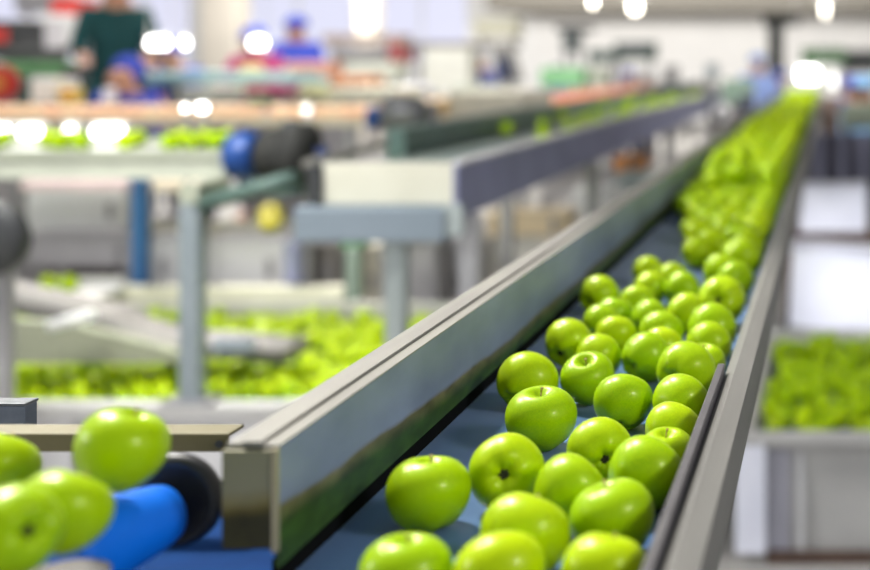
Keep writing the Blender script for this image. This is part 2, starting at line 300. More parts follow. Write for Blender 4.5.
# (x, y, diameter) in the photograph, stem direction, description
NEAR = [
 (430, 489, 84, (.02, .12, 1), "big round green apple alone at the belt's left side, bare belt on its left"),
 (408, 574, 94, (.05, .1, 1), "green apple cut off by the bottom edge, leftmost apple on the main belt"),
 (505, 475, 76, (-.15, .93, -.20), "green apple showing a dark blossom hollow, beside the big lone apple at the belt's left"),
 (523, 536, 92, (.3, .5, .8), "green apple near the bottom edge, just in front of the dark-hollowed apple"),
 (499, 574, 94, (-.2, .6, .8), "green apple cut off by the bottom edge, second from the left on the belt"),
 (569, 492, 76, (.6, .5, .6), "yellow-green apple between the dark-hollowed apple and the big speckled one at front"),
 (600, 452, 66, (-.38, .85, .12), "green apple with its small brown blossom end turned down right, behind the front group"),
 (645, 473, 78, (.5, .6, .6), "deep green apple half in shade near the right rail, just behind the big front apple"),
 (613, 516, 87, (-.25, .1, .95), "big green apple with two white highlights, second row from the bottom edge by the rail"),
 (603, 574, 91, (.2, .3, .9), "green apple cut off by the bottom edge, third from the left, nearest the right rail"),
 (671, 452, 60, (.05, -.12, 1), "yellow-green apple with an upright stem, pressed against the right rail strip"),
 (541, 415, 71, (0, -.10, 1), "sharply focused green apple standing upright with a short stem, front of the left edge"),
 (529, 381, 62, (.3, .75, .55), "green apple directly behind the upright stemmed apple at the left edge"),
 (586, 378, 57, (-.05, -.38, .92), "green apple tilted to show its brown stem hollow, bare belt in front"),
 (569, 345, 51, (.4, .8, .4), "yellow-green apple at the pile's left edge behind the one with the brown stem hollow"),
 (602, 358, 45, (.3, .9, .2), "small green apple half hidden behind the apple with the brown stem hollow"),
 (627, 401, 61, (.15, .55, .8), "smooth bright green apple in sharp focus mid-belt, with bare blue belt on its left"),
 (643, 356, 52, (.6, .7, .3), "round green apple with a bright speck at left, mid-belt behind the smooth sharp one"),
 (686, 373, 61, (.42, .85, .12), "big green apple, dark blossom hollow low on its left, beside the dark strip's far end"),
 (681, 405, 61, (.5, .7, .5), "green apple of which only a crescent shows, between two others along the dark strip"),
 (674, 430, 60, (.4, .6, .7), "green apple right behind the stemmed apple that touches the dark strip"),
 (714, 364, 47, (.0, -.2, 1), "green apple with a thin stem just where the dark strip begins at the right rail"),
 (711, 345, 48, (.4, .8, .4), "green apple lying in front of a larger one beside the right rail"),
 (714, 329, 51, (.5, .8, .3), "larger green apple behind two stacked closely at the right rail"),
 (736, 302, 50, (.10, .95, -.25), "big pale green apple facing the viewer with its open blossom end, against the right rail"),
 (686, 313, 42, (.6, .7, .3), "green apple left of the one that shows its pale blossom end"),
 (682, 291, 39, (.6, .6, .4), "green apple with one white highlight, behind the one left of the pale blossom end"),
 (721, 273, 38, (.3, .8, .5), "yellowish green apple behind the apple that shows its pale blossom end"),
 (696, 253, 33, (.7, .6, .3), "green apple with a round white glint, left tip of the cluster beyond the gap"),
 (751, 258, 43, (.7, .6, .3), "large green apple with a long pale light streak, at the right rail beyond the gap"),
 (716, 239, 30, (.2, .5, .8), "green apple with a round white glint, behind the tip of the cluster beyond the gap"),
 (660, 333, 46, (.2, .6, .7), "green apple with a speckled highlight mid-belt, three rows behind the focused one"),
 (672, 349, 42, (.3, .6, .5), "green apple squeezed between larger ones, just left of two at the rail"),
 (617, 335, 41, (.1, .5, .9), "yellow-green apple with glints on its left, two rows behind the brown stem hollow"),
 (602, 324, 37, (.4, .6, .5), "yellow-green apple left of the one with several glints, near the left edge"),
 (599, 297, 42, (.5, .8, .2), "darker green apple out at the left rail, shaded on its left side"),
 (615, 314, 36, (.2, .3, .9), "green apple partly covered, right in front of the darker one at the left rail"),
 (637, 303, 34, (.2, .5, .8), "green apple mid-belt, right of the darker one at the left rail"),
 (650, 320, 36, (.6, .6, .4), "green apple with a white spot at its left end, fourth row of the middle pile"),
 (650, 289, 33, (.5, .6, .4), "pale green apple at the far left of the middle pile, in front of the hindmost"),
 (648, 272, 30, (.5, .6, .4), "hindmost green apple at the left of the middle pile, bare belt behind it"),
 (672, 279, 34, (.3, .6, .5), "green apple at the far edge of the middle pile, bare belt behind it"),
 (693, 229, 27, (.5, .5, .6), "out-of-focus green apple furthest left beyond the gap, next to bare belt"),
 (718, 212, 27, (.5, .5, .6), "blurred green apple with a pale glint behind the leftmost one beyond the gap"),
 (740, 215, 28, (.3, .5, .6), "blurred green apple mid-belt, left of the one with a pale patch at the rail"),
 (766, 205, 28, (.3, .5, .6), "blurred green apple with a bright pale patch, against the right rail beyond the gap"),
 (747, 236, 30, (.3, .5, .6), "blurred green apple behind the one with the long pale streak"),
]
items = []
for x, y, d, ax, lab in NEAR:
    Y = 1.0
    for _ in range(12):
        r = min(max(d/2*Y/F*1.02, .031), .045); Y = (.42-.92*r)*F/(y-VY)
    items.append([ (x-VX)*Y/F, Y, BELT+.92*r, r, ax, lab])
XL, XR = -.432, -.136
def fill():
    out = []; Y = 2.12; k = 0
    while Y < 12.2:
        xl = XL+.035
        if Y < 4.0: xl = ((690-VX)*Y/F if Y > 3.35 else (704-VX)*Y/F) if Y > 2.6 else (708-VX)*Y/F
        step = .072; x = XR-.037-(k % 2)*.036
        while x > xl:
            p = (x+rng.uniform(-.008, .008), Y+rng.uniform(-.008, .008))
            if all((p[0]-i[0])**2+(p[1]-i[1])**2 > .064**2 for i in items if i[1] < 3.3): out.append(p)
            x -= step
        Y += .064; k += 1
    return out
fl = fill(); nmeas = len(items)
for p in fl:
    r = rng.uniform(.034, .0385); items.append([p[0], p[1], BELT+.92*r, r, None, None])
for p in list(fl):
    if p[1] > 2.7 and rng.random() < .38:
        r = rng.uniform(.033, .038); items.append([p[0]+.03, p[1]+.03, BELT+.92*r+.058, r, None, None])
def sup(me, ax, spin):
    q = (Vector(ax).normalized().to_track_quat('Z', 'Y') @ Euler((0, 0, spin)).to_quaternion()).to_matrix()
    return -min((q @ v.co).z for v in me.vertices)
for k_, i_ in enumerate(items):
    if i_[4] is None: i_[4] = rand_axis()
    i_[5] = (i_[5], random.uniform(0, 6.28), HI[k_ % 4] if k_ < nmeas else MID[k_ % 3])
S_ = np.array([sup(i[5][2], i[4], i[5][1]) for i in items])
P_ = np.array([[i[0], i[1], i[2]] for i in items]); R_ = np.array([i[3] for i in items]); P0 = P_.copy(); M_ = np.arange(len(items)) < nmeas
for it in range(220):
    d = P_[:, None, :]-P_[None, :, :]
    # only compare near neighbours: sort by y keeps the matrix modest
    dist = np.sqrt((d**2).sum(2))+1e-9; mn = (R_[:, None]+R_[None, :])*.985
    ov = np.clip(mn-dist, 0, None); np.fill_diagonal(ov, 0)
    push = (d/dist[:, :, None]*ov[:, :, None]).sum(1)*.42
    P_ = P_+push
    pull = np.where(M_, .05, .0)[:, None]*(P0-P_); pull[:, 2] = 0; P_ += pull*(1 if it < 120 else .0)
    P_[:, 2] -= .0022*(it < 150)
    P_[:, 2] = np.maximum(P_[:, 2], BELT+S_*R_+.0002); P_[:, 0] = np.clip(P_[:, 0], XL+R_, XR-R_*.98)
order = []
for i, it in enumerate(items):
    p = P_[i]; near = i < nmeas
    order.append((p[1], i))
order.sort(); NIND = 120
stuff_b = []
G1 = "blurred green apples filling the far stretch of the main belt"
cnt = 0
for _, i in order:
    it = items[i]; p = P_[i]
    if i < nmeas: place_apple(p, it[3], it[4], it[5][2], it[5][0], None, True, spin=it[5][1])
    elif cnt < NIND:
        cnt += 1; place_apple(p, it[3], it[4], it[5][2], "blurred green apple heaped on the main belt beyond the bare gap, crowded among its like", G1, spin=it[5][1])
    else: stuff_b.append(((p[0], p[1], p[2]+(1-S_[i])*it[3]+.004), it[3]))
def heap(name, pts, me, label, m):
    vs = np.empty(len(me.vertices)*3); me.vertices.foreach_get('co', vs); vs = vs.reshape(-1, 3)
    fs = [list(p.vertices) for p in me.polygons]; V, Fc, n = [], [], len(vs)
    for k, (p, r) in enumerate(pts):
        q = np.array(rand_axis().to_track_quat('Z', 'Y').to_matrix()); V.append(vs@q.T*r+np.array(p)); Fc += [[a+k*n for a in f] for f in fs]
    V = np.concatenate(V); org = V.min(0)*.5+V.max(0)*.5; org[2] = V[:, 2].min(); V -= org
    nm = bpy.data.meshes.new(name); nm.from_pydata(V.tolist(), [], Fc); nm.materials.append(m); nm.polygons.foreach_set('use_smooth', [True]*len(nm.polygons))
    o = bpy.data.objects.new(name, nm); COL.objects.link(o); o.location = org; return tag(o, label, 'apples', None, 'stuff')
LOW = apple_mesh('low', 12, 8, seed=40)
heap('green_apples', stuff_b, LOW, 'mass of tiny green apples running to the far end of the main belt', GREEN)
# ------------------------------------------------------------------ main conveyor
Y0 = .952; YE = 12.6
mc = thing('belt_conveyor', (-.28, 3, 0), 'long main belt conveyor with galvanised side rails carrying green apples, running from the foreground', 'conveyor')
m = MB(); m.box(-.452, -.118, .35, YE, BELT-.006, BELT); m.build('belt', BELTM, mc, label='blue grey rubber belt')
m = MB(); m.box(-.45, -.12, .35, YE, BELT-.03, BELT-.008)
for yy in np.arange(.6, YE, .8): m.box(-.45, -.12, yy, yy+.04, BELT-.07, BELT-.031)
m.build('belt_bed', GALVD, mc)
m = MB(); m.prism([(-.4354, CZ-.400), (-.4354, CZ-.305), (-.4385, CZ-.305), (-.4385, CZ-.400)], Y0, YE); m.build('rail_face', FACE, mc, label='blue grey inner face of the left rail, stained green and brown along its lower edge')
m = MB(); m.prism([(-.4386, CZ-.305), (-.464, CZ-.3045), (-.464, CZ-.3005), (-.450, CZ-.3005), (-.450, CZ-.3035), (-.4354, CZ-.3035), (-.4354, CZ-.3049)], Y0-.0005, YE)
m.box(-.478, -.4645, Y0+.002, YE, CZ-.385, CZ-.303); m.build('rail_ledge', GALV, mc)
m = MB(); m.box(-.479, -.4385, Y0-.004, Y0, CZ-.384, CZ-.3065); pe = m.build('rail_end_plate', PLATE, mc, bevel=.0006, label='olive brown stained end plate')
m = MB(); m.box(-.4395, -.4350, Y0-.0055, Y0-.0005, CZ-.386, CZ-.3055); m.build('plate_edge', mat('worn_bright_edge', (.42, .36, .24), .4, .3), pe)
m = MB(); m.box(-.446, -.440, Y0+.01, YE, BELT+.001, CZ-.398); m.build('skirt', mat('black_rubber_and_shade', (.006, .006, .007), .95, spec=.05), mc, label='black rubber skirt and shaded gap under the left rail')  # rubber skirt; the gap's shadow is put into its black too
m = MB(); m.prism([(-.1255, CZ-.376), (-.1255, CZ-.3705), (-.1136, CZ-.3635), (-.0943, CZ-.3635), (-.0943, CZ-.422), (-.0965, CZ-.422), (-.0965, CZ-.366), (-.113, CZ-.366), (-.1235, CZ-.373)], .35, YE)
m.build('right_rail', mat('brushed_right_rail', (.15, .145, .135), .5, .2, (.105, .102, .096), 30, 6, .5, stretch=(1, .12, 1)), mc, label='grey metal right rail')
m = MB(); m.box(-.1345, -.1265, .35, 1.425, BELT+.002, CZ-.358); m.build('guide_strip', mat('dark_guide_strip', (.085, .08, .085), .5, 0, (.055, .05, .055), 30), mc, bevel=.0008, label='dark grey guide strip')
m = MB(); m.box(-.127, -.1245, .35, YE, BELT+.001, CZ-.3765); m.build('inner_plate', GALVD, mc)
for yy in (.8, 3.0, 6, 9, 12.3):
    for xx in (-.40, -.32): MB().box(xx-.02, xx+.02, yy, yy+.04, 0, BELT-.071).build('leg', GALVD, mc)
# ------------------------------------------------------------------ roller grader in the left foreground
rg = thing('roller_grader', (-.72, .95, 0), 'roller grader beside the main conveyor with a bright blue roller and black end disc', 'machine')
ra = W(165, 505, .985); cx, cz = ra.x, ra.z
rax = Vector((-.33, -1, -.02)).normalized(); r0 = Vector((cx+.002, .985, cz-.006))
roller = MB().lathe(r0, rax, [(.018, 0), (.0235, .003), (.0255, .010), (.0285, .03), (.0325, .06), (.036, .09), (.0365, .10), (.034, .105)], 40).build('roller', ROLLER, rg, label='bright blue rubber roller')
m = MB().lathe((cx, 1.008, cz-.002), (0, -1, 0), [(.034, 0), (.0385, .003), (.0385, .010), (.035, .014), (.030, .014), (.028, .012), (.012, .012)], 48); m.build('roller_disc', BLACKR, rg, label='black end disc')
m = MB().cyl((cx, .995, cz), (cx, 1.019, cz), .007); m.build('shaft', GALVD, rg)
m = MB().cyl((cx+.0, 1.03, cz+.002), (-.50, 1.03, cz+.002), .0045); m.build('tie_bar', BLACKR, rg)
m = MB().lathe((-.520, 1.03, cz-.020), (1, 0, 0), [(.006, 0), (.0085, .003), (.0085, .012), (.005, .016)], 6); m.build('nut', GALV, rg)
# side frame: floor-standing box with plates
m = MB().box(-1.25, -.62, 1.02, 1.05, .95, 1.20); m.build('side_plate', mat('pale_side_plate', (.62, .60, .56), .5, .1), rg)
m = MB()
for yy in (.45, 1.0):
    for xx in (-1.2, -.70): m.box(xx, xx+.04, yy, yy+.04, 0, 1.19)
m.box(-1.2, -.66, .45, 1.04, 1.19, 1.205); m.build('frame', GALVD, rg)
mm_ = mat('angle_bar_beige', (.17, .145, .07), .5, .15, (.12, .10, .035), 18, 5)
b0, b1 = W(-60, 434, 1.12), W(228, 434, 1.12)
m = MB().box(b0.x, b1.x, 1.12, 1.15, b0.z-.003, b0.z); m.box(b0.x, b1.x, 1.12, 1.123, b0.z-.0165, b0.z-.003); m.build('cross_bar', mm_, rg, label='olive beige angle bar')
m = MB().cyl((b1.x-.008, 1.118, b0.z-.009), (b1.x-.008, 1.129, b0.z-.009), .0035, n=6); m.build('bolt', DARK, rg)
# support cups under the three near apples
for (x, y, Yc) in ((62, 513, .84), (12, 532, .775), (-6, 470, .98)):
    c = W(x, y, Yc); MB().lathe((c.x, c.y, c.z-.075), (0, 0, 1), [(.012, 0), (.016, .004), (.022, .02), (.030, .031), (.028, .0315), (.012, .026)], 24).build('cup', mat('dull_cup', (.10, .09, .08), .7), rg)
    MB().cyl((c.x, c.y, c.z-.075), (c.x, c.y, 1.206), .006, n=12).build('cup_post', GALVD, rg)
c = W(121, 445, .985); rad = .0375
place_apple(W(121, 450, .93), .0355, (.3, .2, .9), HI[1], 'large green apple resting on top of the bright blue roller', None, True)
c = W(62, 513, .84); place_apple(c, .0325, (.25, .5, .8), HI[0], 'blurred yellow-green apple just left of the blue roller, below the apple on the roller', None, True)
c = W(12, 532, .775); place_apple(c, .0305, (-.85, .45, -.20), HI[2], 'blurred green apple in the bottom left corner showing its pale round blossom end', None, True)
c = W(-6, 470, .98); place_apple(c, .0335, (.2, .5, .8), HI[3], 'blurred dark green apple cut by the left edge, above the corner apple', None, True)
# blue apron under the rail's near end
ap = MB().box(-.615, -.4525, .90, 1.165, BELT-.022, BELT-.014)
tag(ap.build('apron_belt', mat('deep_blue_apron', (.004, .05, .20), .9, 0, (.002, .02, .09), 12, 4, spec=.08)), 'deep blue apron strip below the rail end plate, beside the black disc', 'belt')
# small galvanised box at the left edge
gb = thing('steel_box', W(0, 440, 1.28), 'small grey galvanised box cut by the left edge, behind the beige bar', 'box')
p = W(25, 406, 1.28)
MB().box(p.x-.12, p.x, 1.28, 1.30, p.z-.20, p.z).build('body', mat('dark_zinc', (.16, .18, .22), .4, .5, (.10, .12, .15), 60, 6), gb, bevel=.001)
MB().box(p.x-.12, p.x+.001, 1.279, 1.301, p.z, p.z+.003).build('lid', mat('zinc_lid', (.16, .17, .18), .45, .3, (.07, .075, .08), 40, 4), gb, bevel=.0008)
# ------------------------------------------------------------------ left flume tank
def tank(label, x0, x1, y0, y1, zr, name='water_flume', rw=.1):
    t = thing(name, ((x0+x1)/2, y0, 0), label, 'tank')
    m = MB(); m.box(x0, x1, y0, y0+rw, zr-.04, zr); m.box(x0, x1, y1-.06, y1, zr-.04, zr+.03); m.box(x0, x0+.06, y0+rw, y1-.06, zr-.04, zr); m.box(x1-.06, x1, y0+rw, y1-.06, zr-.04, zr)
    m.build('rim', GREYW, t)
    return t
TX0, TX1, TY0, TY1, TZ = -5.2, -.80, 4.35, 6.1, CZ-1.25
t = tank('long low tank of green apples left of the main conveyor, behind the rail', TX0, TX1, TY0, TY1, TZ)
MB().box(TX0+.02, TX1-.02, TY0+.02, TY0+.04, .08, TZ-.041).build('front_panel', GREYL, t)
MB().box(TX0+.02, TX1-.02, TY1-.04, TY1-.02, .08, TZ-.041).build('back_panel', GREYM, t)
MB().box(TX0+.06, TX1-.06, TY0+.10, TY1-.06, TZ-.14, TZ-.11).build('water', WATER, t)
for xx in (-5.1, -3.9, -2.7, -1.6, -.9):
    MB().box(xx-.03, xx+.03, TY0-.01, TY0+.018, 0, TZ-.041).build('leg', GREYM, t)
def hexpts(x0, x1, y0, y1, z, r=.037, keep=.93):
    out = []; y = y0+r; k = 0
    while y < y1-r:
        x = x0+r+rng.uniform(0, 2*r)
        while x < x1-r:
            if rng.random() < keep: out.append(((x+rng.uniform(-.004, .004), y+rng.uniform(-.004, .004), z+rng.uniform(-.030, .034)), rng.uniform(.034, .0375)))
            x += 2.12*r
        y += 1.86*r; k += 1
    return out
lp = hexpts(TX0+.07, TX1-.07, TY0+.105, TY1-.07, TZ-.028)
vis = [q for q in lp if (q[0][0]*F/q[0][1]+VX) > -12]
vis.sort(key=lambda q: q[0][1])
for q in vis[:44]: place_apple(q[0], q[1], rand_axis(), MID[0], 'blurred green apple floating in the front rows of the left tank', "green apples in the front rows of the left tank")
heap('green_apples', vis[44:], LOW, 'mass of green apples floating over the back of the left tank', GREEN)
# right tank
RX0, RX1, RY0, RY1, RZ = (735-VX)*4.25/F, 2.2, 4.25, 5.78, CZ-1.315
t = tank('white panelled tank full of green apples right of the main conveyor', RX0, RX1, RY0, RY1, RZ, 'apple_tank', .04)
MB().px(735, 446, 765, 554, 4.25, .05).build('corner_post', WHITEB, t)
MB().box(RX0+.11, RX1-.02, RY0+.05, RY0+.07, .03, RZ-.041).build('front_panel', GREYW, t)
MB().px(766, 450, 790, 550, 4.285, .01).build('panel_strip', mat('lilac_grey_strip', (.42, .41, .47), .5), t)
MB().px(797, 452, 804, 550, 4.282, .012).build('panel_rib', GREYL, t)
MB().box(RX0+.11, RX1-.02, RY0+.01, RY0+.04, 0, .04).build('kick_rail', BROWN, t)
MB().box(RX0+.06, RX1-.06, RY0+.07, RY1-.06, RZ-.14, RZ-.11).build('water', WATER, t)
MB().box(RX0+.02, RX1-.02, RY1-.04, RY1-.02, .03, RZ-.041).build('back_panel', GREYM, t)
rp_ = hexpts(RX0+.07, RX1-.07, RY0+.075, RY1-.07, RZ-.012, .032)
vis = [q for q in rp_ if q[0][0]*F/q[0][1]+VX < 885]; vis.sort(key=lambda q: q[0][1])
for q in vis[:26]: place_apple(q[0], q[1]*.9, rand_axis(), MID[1], 'blurred green apple in the front rows of the right tank', "green apples in the front rows of the right tank")
heap('green_apples', [(q[0], q[1]*.9) for q in vis[26:]], LOW, 'mass of green apples filling the right tank behind its front rows', GREEN)
# chute and boards over the left tank
def sweep(pts, y0, y1, th, name, m_, label, cat):
    mb = MB(); n = len(pts); bm = mb.bm
    for (a, b) in zip(pts, pts[1:]):
        mb.prism([(a[0], a[1]), (b[0], b[1]), (b[0], b[1]-th), (a[0], a[1]-th)], y0, y1)
    bmesh.ops.remove_doubles(bm, verts=bm.verts[:], dist=1e-5)
    return tag(mb.build(name, m_), label, cat)
def wl(px, py, Y): v = W(px, py, Y); return (v.x, v.z)
cp = [wl(-40, 288, 4.7), wl(0, 298, 4.7), wl(45, 307, 4.7), (wl(90, 318, 4.7)), wl(120, 332, 4.7), wl(160, 343, 4.7), wl(215, 346, 4.7), wl(282, 352, 4.7)]
sweep(cp, 4.7, 4.95, .05, 'curved_chute', mat('dull_chute', (.15, .14, .135), .6, .1), 'curved grey metal chute sloping down over the left tank', 'chute')
cp = [wl(-40, 316, 4.62), wl(60, 322, 4.62), wl(130, 338, 4.62), wl(182, 352, 4.62)]
m = MB(); m.prism([cp[0], cp[1], cp[2], cp[3], wl(180, 362, 4.62), wl(-40, 362, 4.62)], 4.60, 4.66); tag(m.build('splash_guard', mat('pale_olive_guard', (.30, .31, .22), .5, 0, (.24, .25, .18), 4)), 'pale olive splash guard in front of the curved chute over the left tank', 'guard')
a, b = W(50, 326, 4.5), W(94, 314, 4.5)
tag(MB().cyl(a, b, .022, n=20).build('plastic_pipe', WHITE), 'short white pipe lying aslant on the curved chute', 'pipe')
tag(MB().px(212, 340, 252, 352, 4.66, .03).build('guard_plate', BLUEGALV), 'pale bluish plate at the low end of the curved chute', 'plate')
# ------------------------------------------------------------------ middle conveyor
MY = 3.98
xl, xr = (323-VX)*MY/F, (455-VX)*MY/F
mid = thing('belt_conveyor', ((xl+xr)/2, MY, 0), 'second conveyor in mid distance with a cream end panel and lilac grey side', 'conveyor')
zt, zb = CZ-(163-VY)*MY/F, CZ-(204-VY)*MY/F
MB().box(xl, xr-.004, MY, MY+.03, zb, zt).build('end_panel', CREAM, mid, label='cream end panel')
MB().box(xl-.05, xl-.002, MY-.01, MY+.05, zb, zt-.01).build('corner_post', DARK, mid)
MB().box((300-VX)*MY/F, (449-VX)*MY/F, MY-.05, MY+.12, CZ-(240-VY)*MY/F, CZ-(206-VY)*MY/F).build('cross_beam', mat('blue_grey_beam', (.27, .32, .37), .45, .2, (.22, .27, .31), 4), mid, bevel=.006)
MB().box(xr-.003, xr+.012, MY-.01, 16, zb-.05, zt-.005).build('right_side', LILAC, mid, label='lilac grey side panel')
MB().box(xr-.004, xr+.03, MY-.01, 16, zt-.0045, zt+.008).build('right_ledge', GREYL, mid)
m = MB().box(xl-.12, xl-.05, MY+.9, 16, zb, zt+.06); m.build('left_side', DKGREEN, mid, label='dark green far side panel')
MB().box(xl-.05, xr-.004, MY+.04, 16, zt-.08, zt-.05).build('belt', mat('green_grey_belt', (.16, .20, .18), .5), mid)
MB().box(xr-.02, xr+.04, MY+.1, MY+.16, 0, zb-.051).build('leg', GREYL, mid)
x_ = (394-VX)*MY/F
MB().box(x_-.03, x_+.03, MY, MY+.06, 0, CZ-(241-VY)*MY/F).build('leg', mat('grey_green_leg', (.42, .47, .46), .5, .1), mid)
MB().px(340, 241, 362, 248, MY, .08).build('bracket', MINT, mid)
MB().px(345, 249, 358, 300, MY+.5, .05).build('leg', mat('pale_green_leg', (.28, .36, .28), .5), mid)
MB().px(440, 205, 462, 236, MY-.04, .03).build('hanger', mat('grey_green_leg', (.4, .4, .4)), mid)
for yy in (6.5, 9.5, 13):
    for xx in (xl-.08, xr-.05): MB().box(xx-.03, xx+.03, yy, yy+.06, 0, zb-.052).build('leg', GREYM, mid)
for k in range(12):
    yy = 5.6+k*.6+random.uniform(-.1, .1)
    place_apple((random.uniform(xl+.31, xr-.06), yy, zt-.05+.0363), .036, rand_axis(), MID[2], 'blurred green apple spaced out on the second conveyor behind its lilac side', "green apples on the second conveyor")
for k in range(12):
    yy = 6.2+k*.45+random.uniform(-.06, .06)
    place_apple((xl+.0+(k%3)*.1, yy+.02, zt-.05+.0373), .037, rand_axis(), MID[0], 'blurred green apple lined along the far side of the second conveyor', "green apples on the second conveyor, far side")
# ------------------------------------------------------------------ cross conveyor on the left with motor
CY = 4.55
cc = thing('belt_conveyor', W(110, 0, CY)*1-Vector((0, 0, W(110, 0, CY).z)), 'olive grey cross conveyor at left carrying bright green apples above the tank', 'conveyor')
MB().px(-160, 150, 224, 160, CY, .03).build('upper_rail', OLIVE, cc)
MB().px(-160, 162, 224, 179, CY+.01, .05).build('lower_rail', mat('pale_olive_rail', (.52, .54, .44), .5, .1), cc)
MB().px(-160, 160.1, 224, 161.9, CY+.02, .02).build('web', GREYM, cc)
zc = CZ-(152-VY)*CY/F
MB().box((-160-VX)*CY/F, (224-VX)*CY/F, CY+.06, CY+.55, zc-.03, zc-.012).build('belt', mat('grey_cross_belt', (.30, .31, .30), .5), cc)
MB().box((-160-VX)*CY/F, (224-VX)*CY/F, CY+.56, CY+.60, zc-.08, zc+.02).build('back_rail', OLIVE, cc)
lg = mat('pale_grey_blue_steel', (.27, .31, .33), .5, .15, (.22, .26, .28), 5)
xa, xb = (179-VX)*4.37/F, (198-VX)*4.37/F; zl = CZ-(204-VY)*4.37/F
MB().box(xa, xb, 4.37, 4.43, TZ+.017, zl).build('leg', lg, cc)
MB().box(xa-.06, xb+.05, 4.355, 4.445, TZ+.001, TZ+.016).build('foot_plate', GREYM, cc)
a, b = W(194, 206, 4.40), W(296, 178, MY+.28); MB().cyl(a, b, .03, n=4).build('diagonal_arm', DKGREEN, cc)
MB().box((-140-VX)*4.37/F, (-122-VX)*4.37/F, 4.37, 4.43, TZ+.001, zl+.05).build('leg', lg, cc)
MB().box(xa, xb, 4.37, 4.60, zl+.001, CZ-(180-VY)*CY/F).build('leg_head', OLIVE, cc)
for k in range(22):
    px_ = -8+k*11.2
    if 8 < px_ < 40 or 92 < px_ < 120 or 140 < px_ < 162: continue
    v = W(px_, 0, CY+(.17, .34)[k % 2]+.03*math.sin(k*2.3))
    place_apple((v.x, v.y, zc-.012+.041), .040, rand_axis(), MID[k % 3], 'blurred bright green apple riding the olive cross conveyor at left', "green apples on the cross conveyor")
mo = thing('gear_motor', W(290, 180, CY-.05), 'blue electric motor with a dark gearbox at the end of the cross conveyor', 'motor')
v = W(243, 155, CY)
MB().lathe((v.x-.055, CY, v.z), (1, 0, 0), [(.03, 0), (.07, .006), (.085, .02), (.09, .03), (.09, .10), (.078, .115), (.03, .12)], 28).build('motor', BLUEMOT, mo, label='bright blue motor body')
m = MB().lathe((v.x+.065, CY, v.z-.0), (1, 0, 0), [(.05, 0), (.085, .01), (.10, .05), (.085, .10), (.12, .11), (.12, .19), (.06, .21)], 20)
m.build('gearbox', mat('dark_gearbox', (.02, .02, .016), .8, 0, (.010, .010, .009), 10), mo)
v2 = W(292, 128, CY); MB().lathe((v2.x, CY, v2.z-.05), (0, 0, 1), [(.03, 0), (.045, .02), (.045, .06), (.02, .08)], 16).build('cap', DARK, mo)
MB().cyl((v.x+.277, CY, v.z), (v.x+.32, CY+.01, v.z+.005), .03).build('drive_shaft', mat('navy_paint', (.02, .04, .14), .4), mo)
MB().px(258, 178, 300, 196, CY-.03, .1).build('mount', DKGREEN, mo)
tag(MB().ball(W(271, 217, 5.2), .055, (1, 1, 1.2)).build('yellow_float', mat('dull_yellow', (.42, .36, .05), .5), smooth=True), 'small yellow float beyond the diagonal arm', 'float')
MB().cyl(W(306, 164, MY+.1), W(398, 141, MY+1.6), .016).build('guide_rod', GALV, mid)
v = W(-20, 240, 4.12); m = MB().lathe((v.x, 4.12, v.z), (0, 1, 0), [(.03, 0), (.11, .01), (.13, .03), (.13, .07), (.10, .09), (.03, .10)], 32)
hw = thing('hand_wheel', (v.x, 4.2, 0), 'dark round wheel on a post cut by the left edge under the cross conveyor', 'wheel'); m.build('rim', DARK, hw)
MB().box(v.x-.02, v.x+.02, 4.225, 4.27, 0, v.z).build('post', GREYM, hw)
for px_, py_, d_ in ((50, 281, 1), (70, 281, 2), (2, 282, 3)):
    pass
# ------------------------------------------------------------------ machines behind the left tank
BY = 6.3
def cab(name, x0, y0, x1, y1, Y, m_, label, cat='cabinet', dy=.5, floor=False, feet=True, handle=None):
    z1 = CZ-(y1-VY)*Y/F
    t = thing(name, Vector((((x0+x1)/2-VX)*Y/F, Y, 0 if feet else z1)), label, cat)
    b = MB(); a_, c_ = (x0-VX)*Y/F, (x1-VX)*Y/F; top_ = CZ-(y0-VY)*Y/F; bot = max(z1, .08)
    b.box(a_, c_, Y+.012, Y+dy, bot, top_-.02); b.build('body', m_, t, bevel=.008)
    MB().box(a_-.01, c_+.01, Y-.005, Y+dy+.01, top_-.0195, top_).build('top', m_, t)
    dr = MB().box(a_+.02, c_-.02, Y, Y+.0115, bot+.03, top_-.05).build('door', m_, t)
    MB().box(c_-.09, c_-.06, Y-.02, Y-.0005, (bot+top_)/2-.05, (bot+top_)/2+.05).build('handle', GREYM, dr)
    if feet:
        for xx in (a_+.03, c_-.03):
            for yy in (Y+.05, Y+dy-.05): MB().box(xx-.02, xx+.02, yy-.02, yy+.02, 0, bot-.001).build('leg', GREYM, t)
    return t
lb = tag(MB().px(62, 289, 342, 311, 6.12, .12).build('flume_beam', CREAM), 'long cream beam along the far side of the left tank', 'beam')
for px_, n_ in ((50, 'left'), (70, 'right')):
    v = W(px_, 281, 6.05)
tr = thing('apple_tray', W(60, 300, 5.98), 'narrow grey tray holding loose green apples at the far side of the left tank', 'tray')
a = W(25, 297, 5.85); b = W(95, 297, 5.85); MB().box(a.x, b.x, 5.85, 6.08, a.z-.02, a.z).build('base', GREYL, tr); MB().box(a.x, b.x, 6.085, 6.1, a.z-.02, a.z+.05).build('lip', GREYL, tr)
MB().box(a.x+.1, a.x+.14, 6.045, 6.075, TZ+.031, a.z-.0205).build('leg', GREYM, tr)
for px_, lab in ((49, 'bright green apple on the grey tray, left one of the pair'), (69, 'bright green apple on the grey tray, right one of the pair')):
    v = W(px_, 281, 5.95); place_apple((v.x, v.y, a.z+.0455), .045, rand_axis(), MID[0], lab)
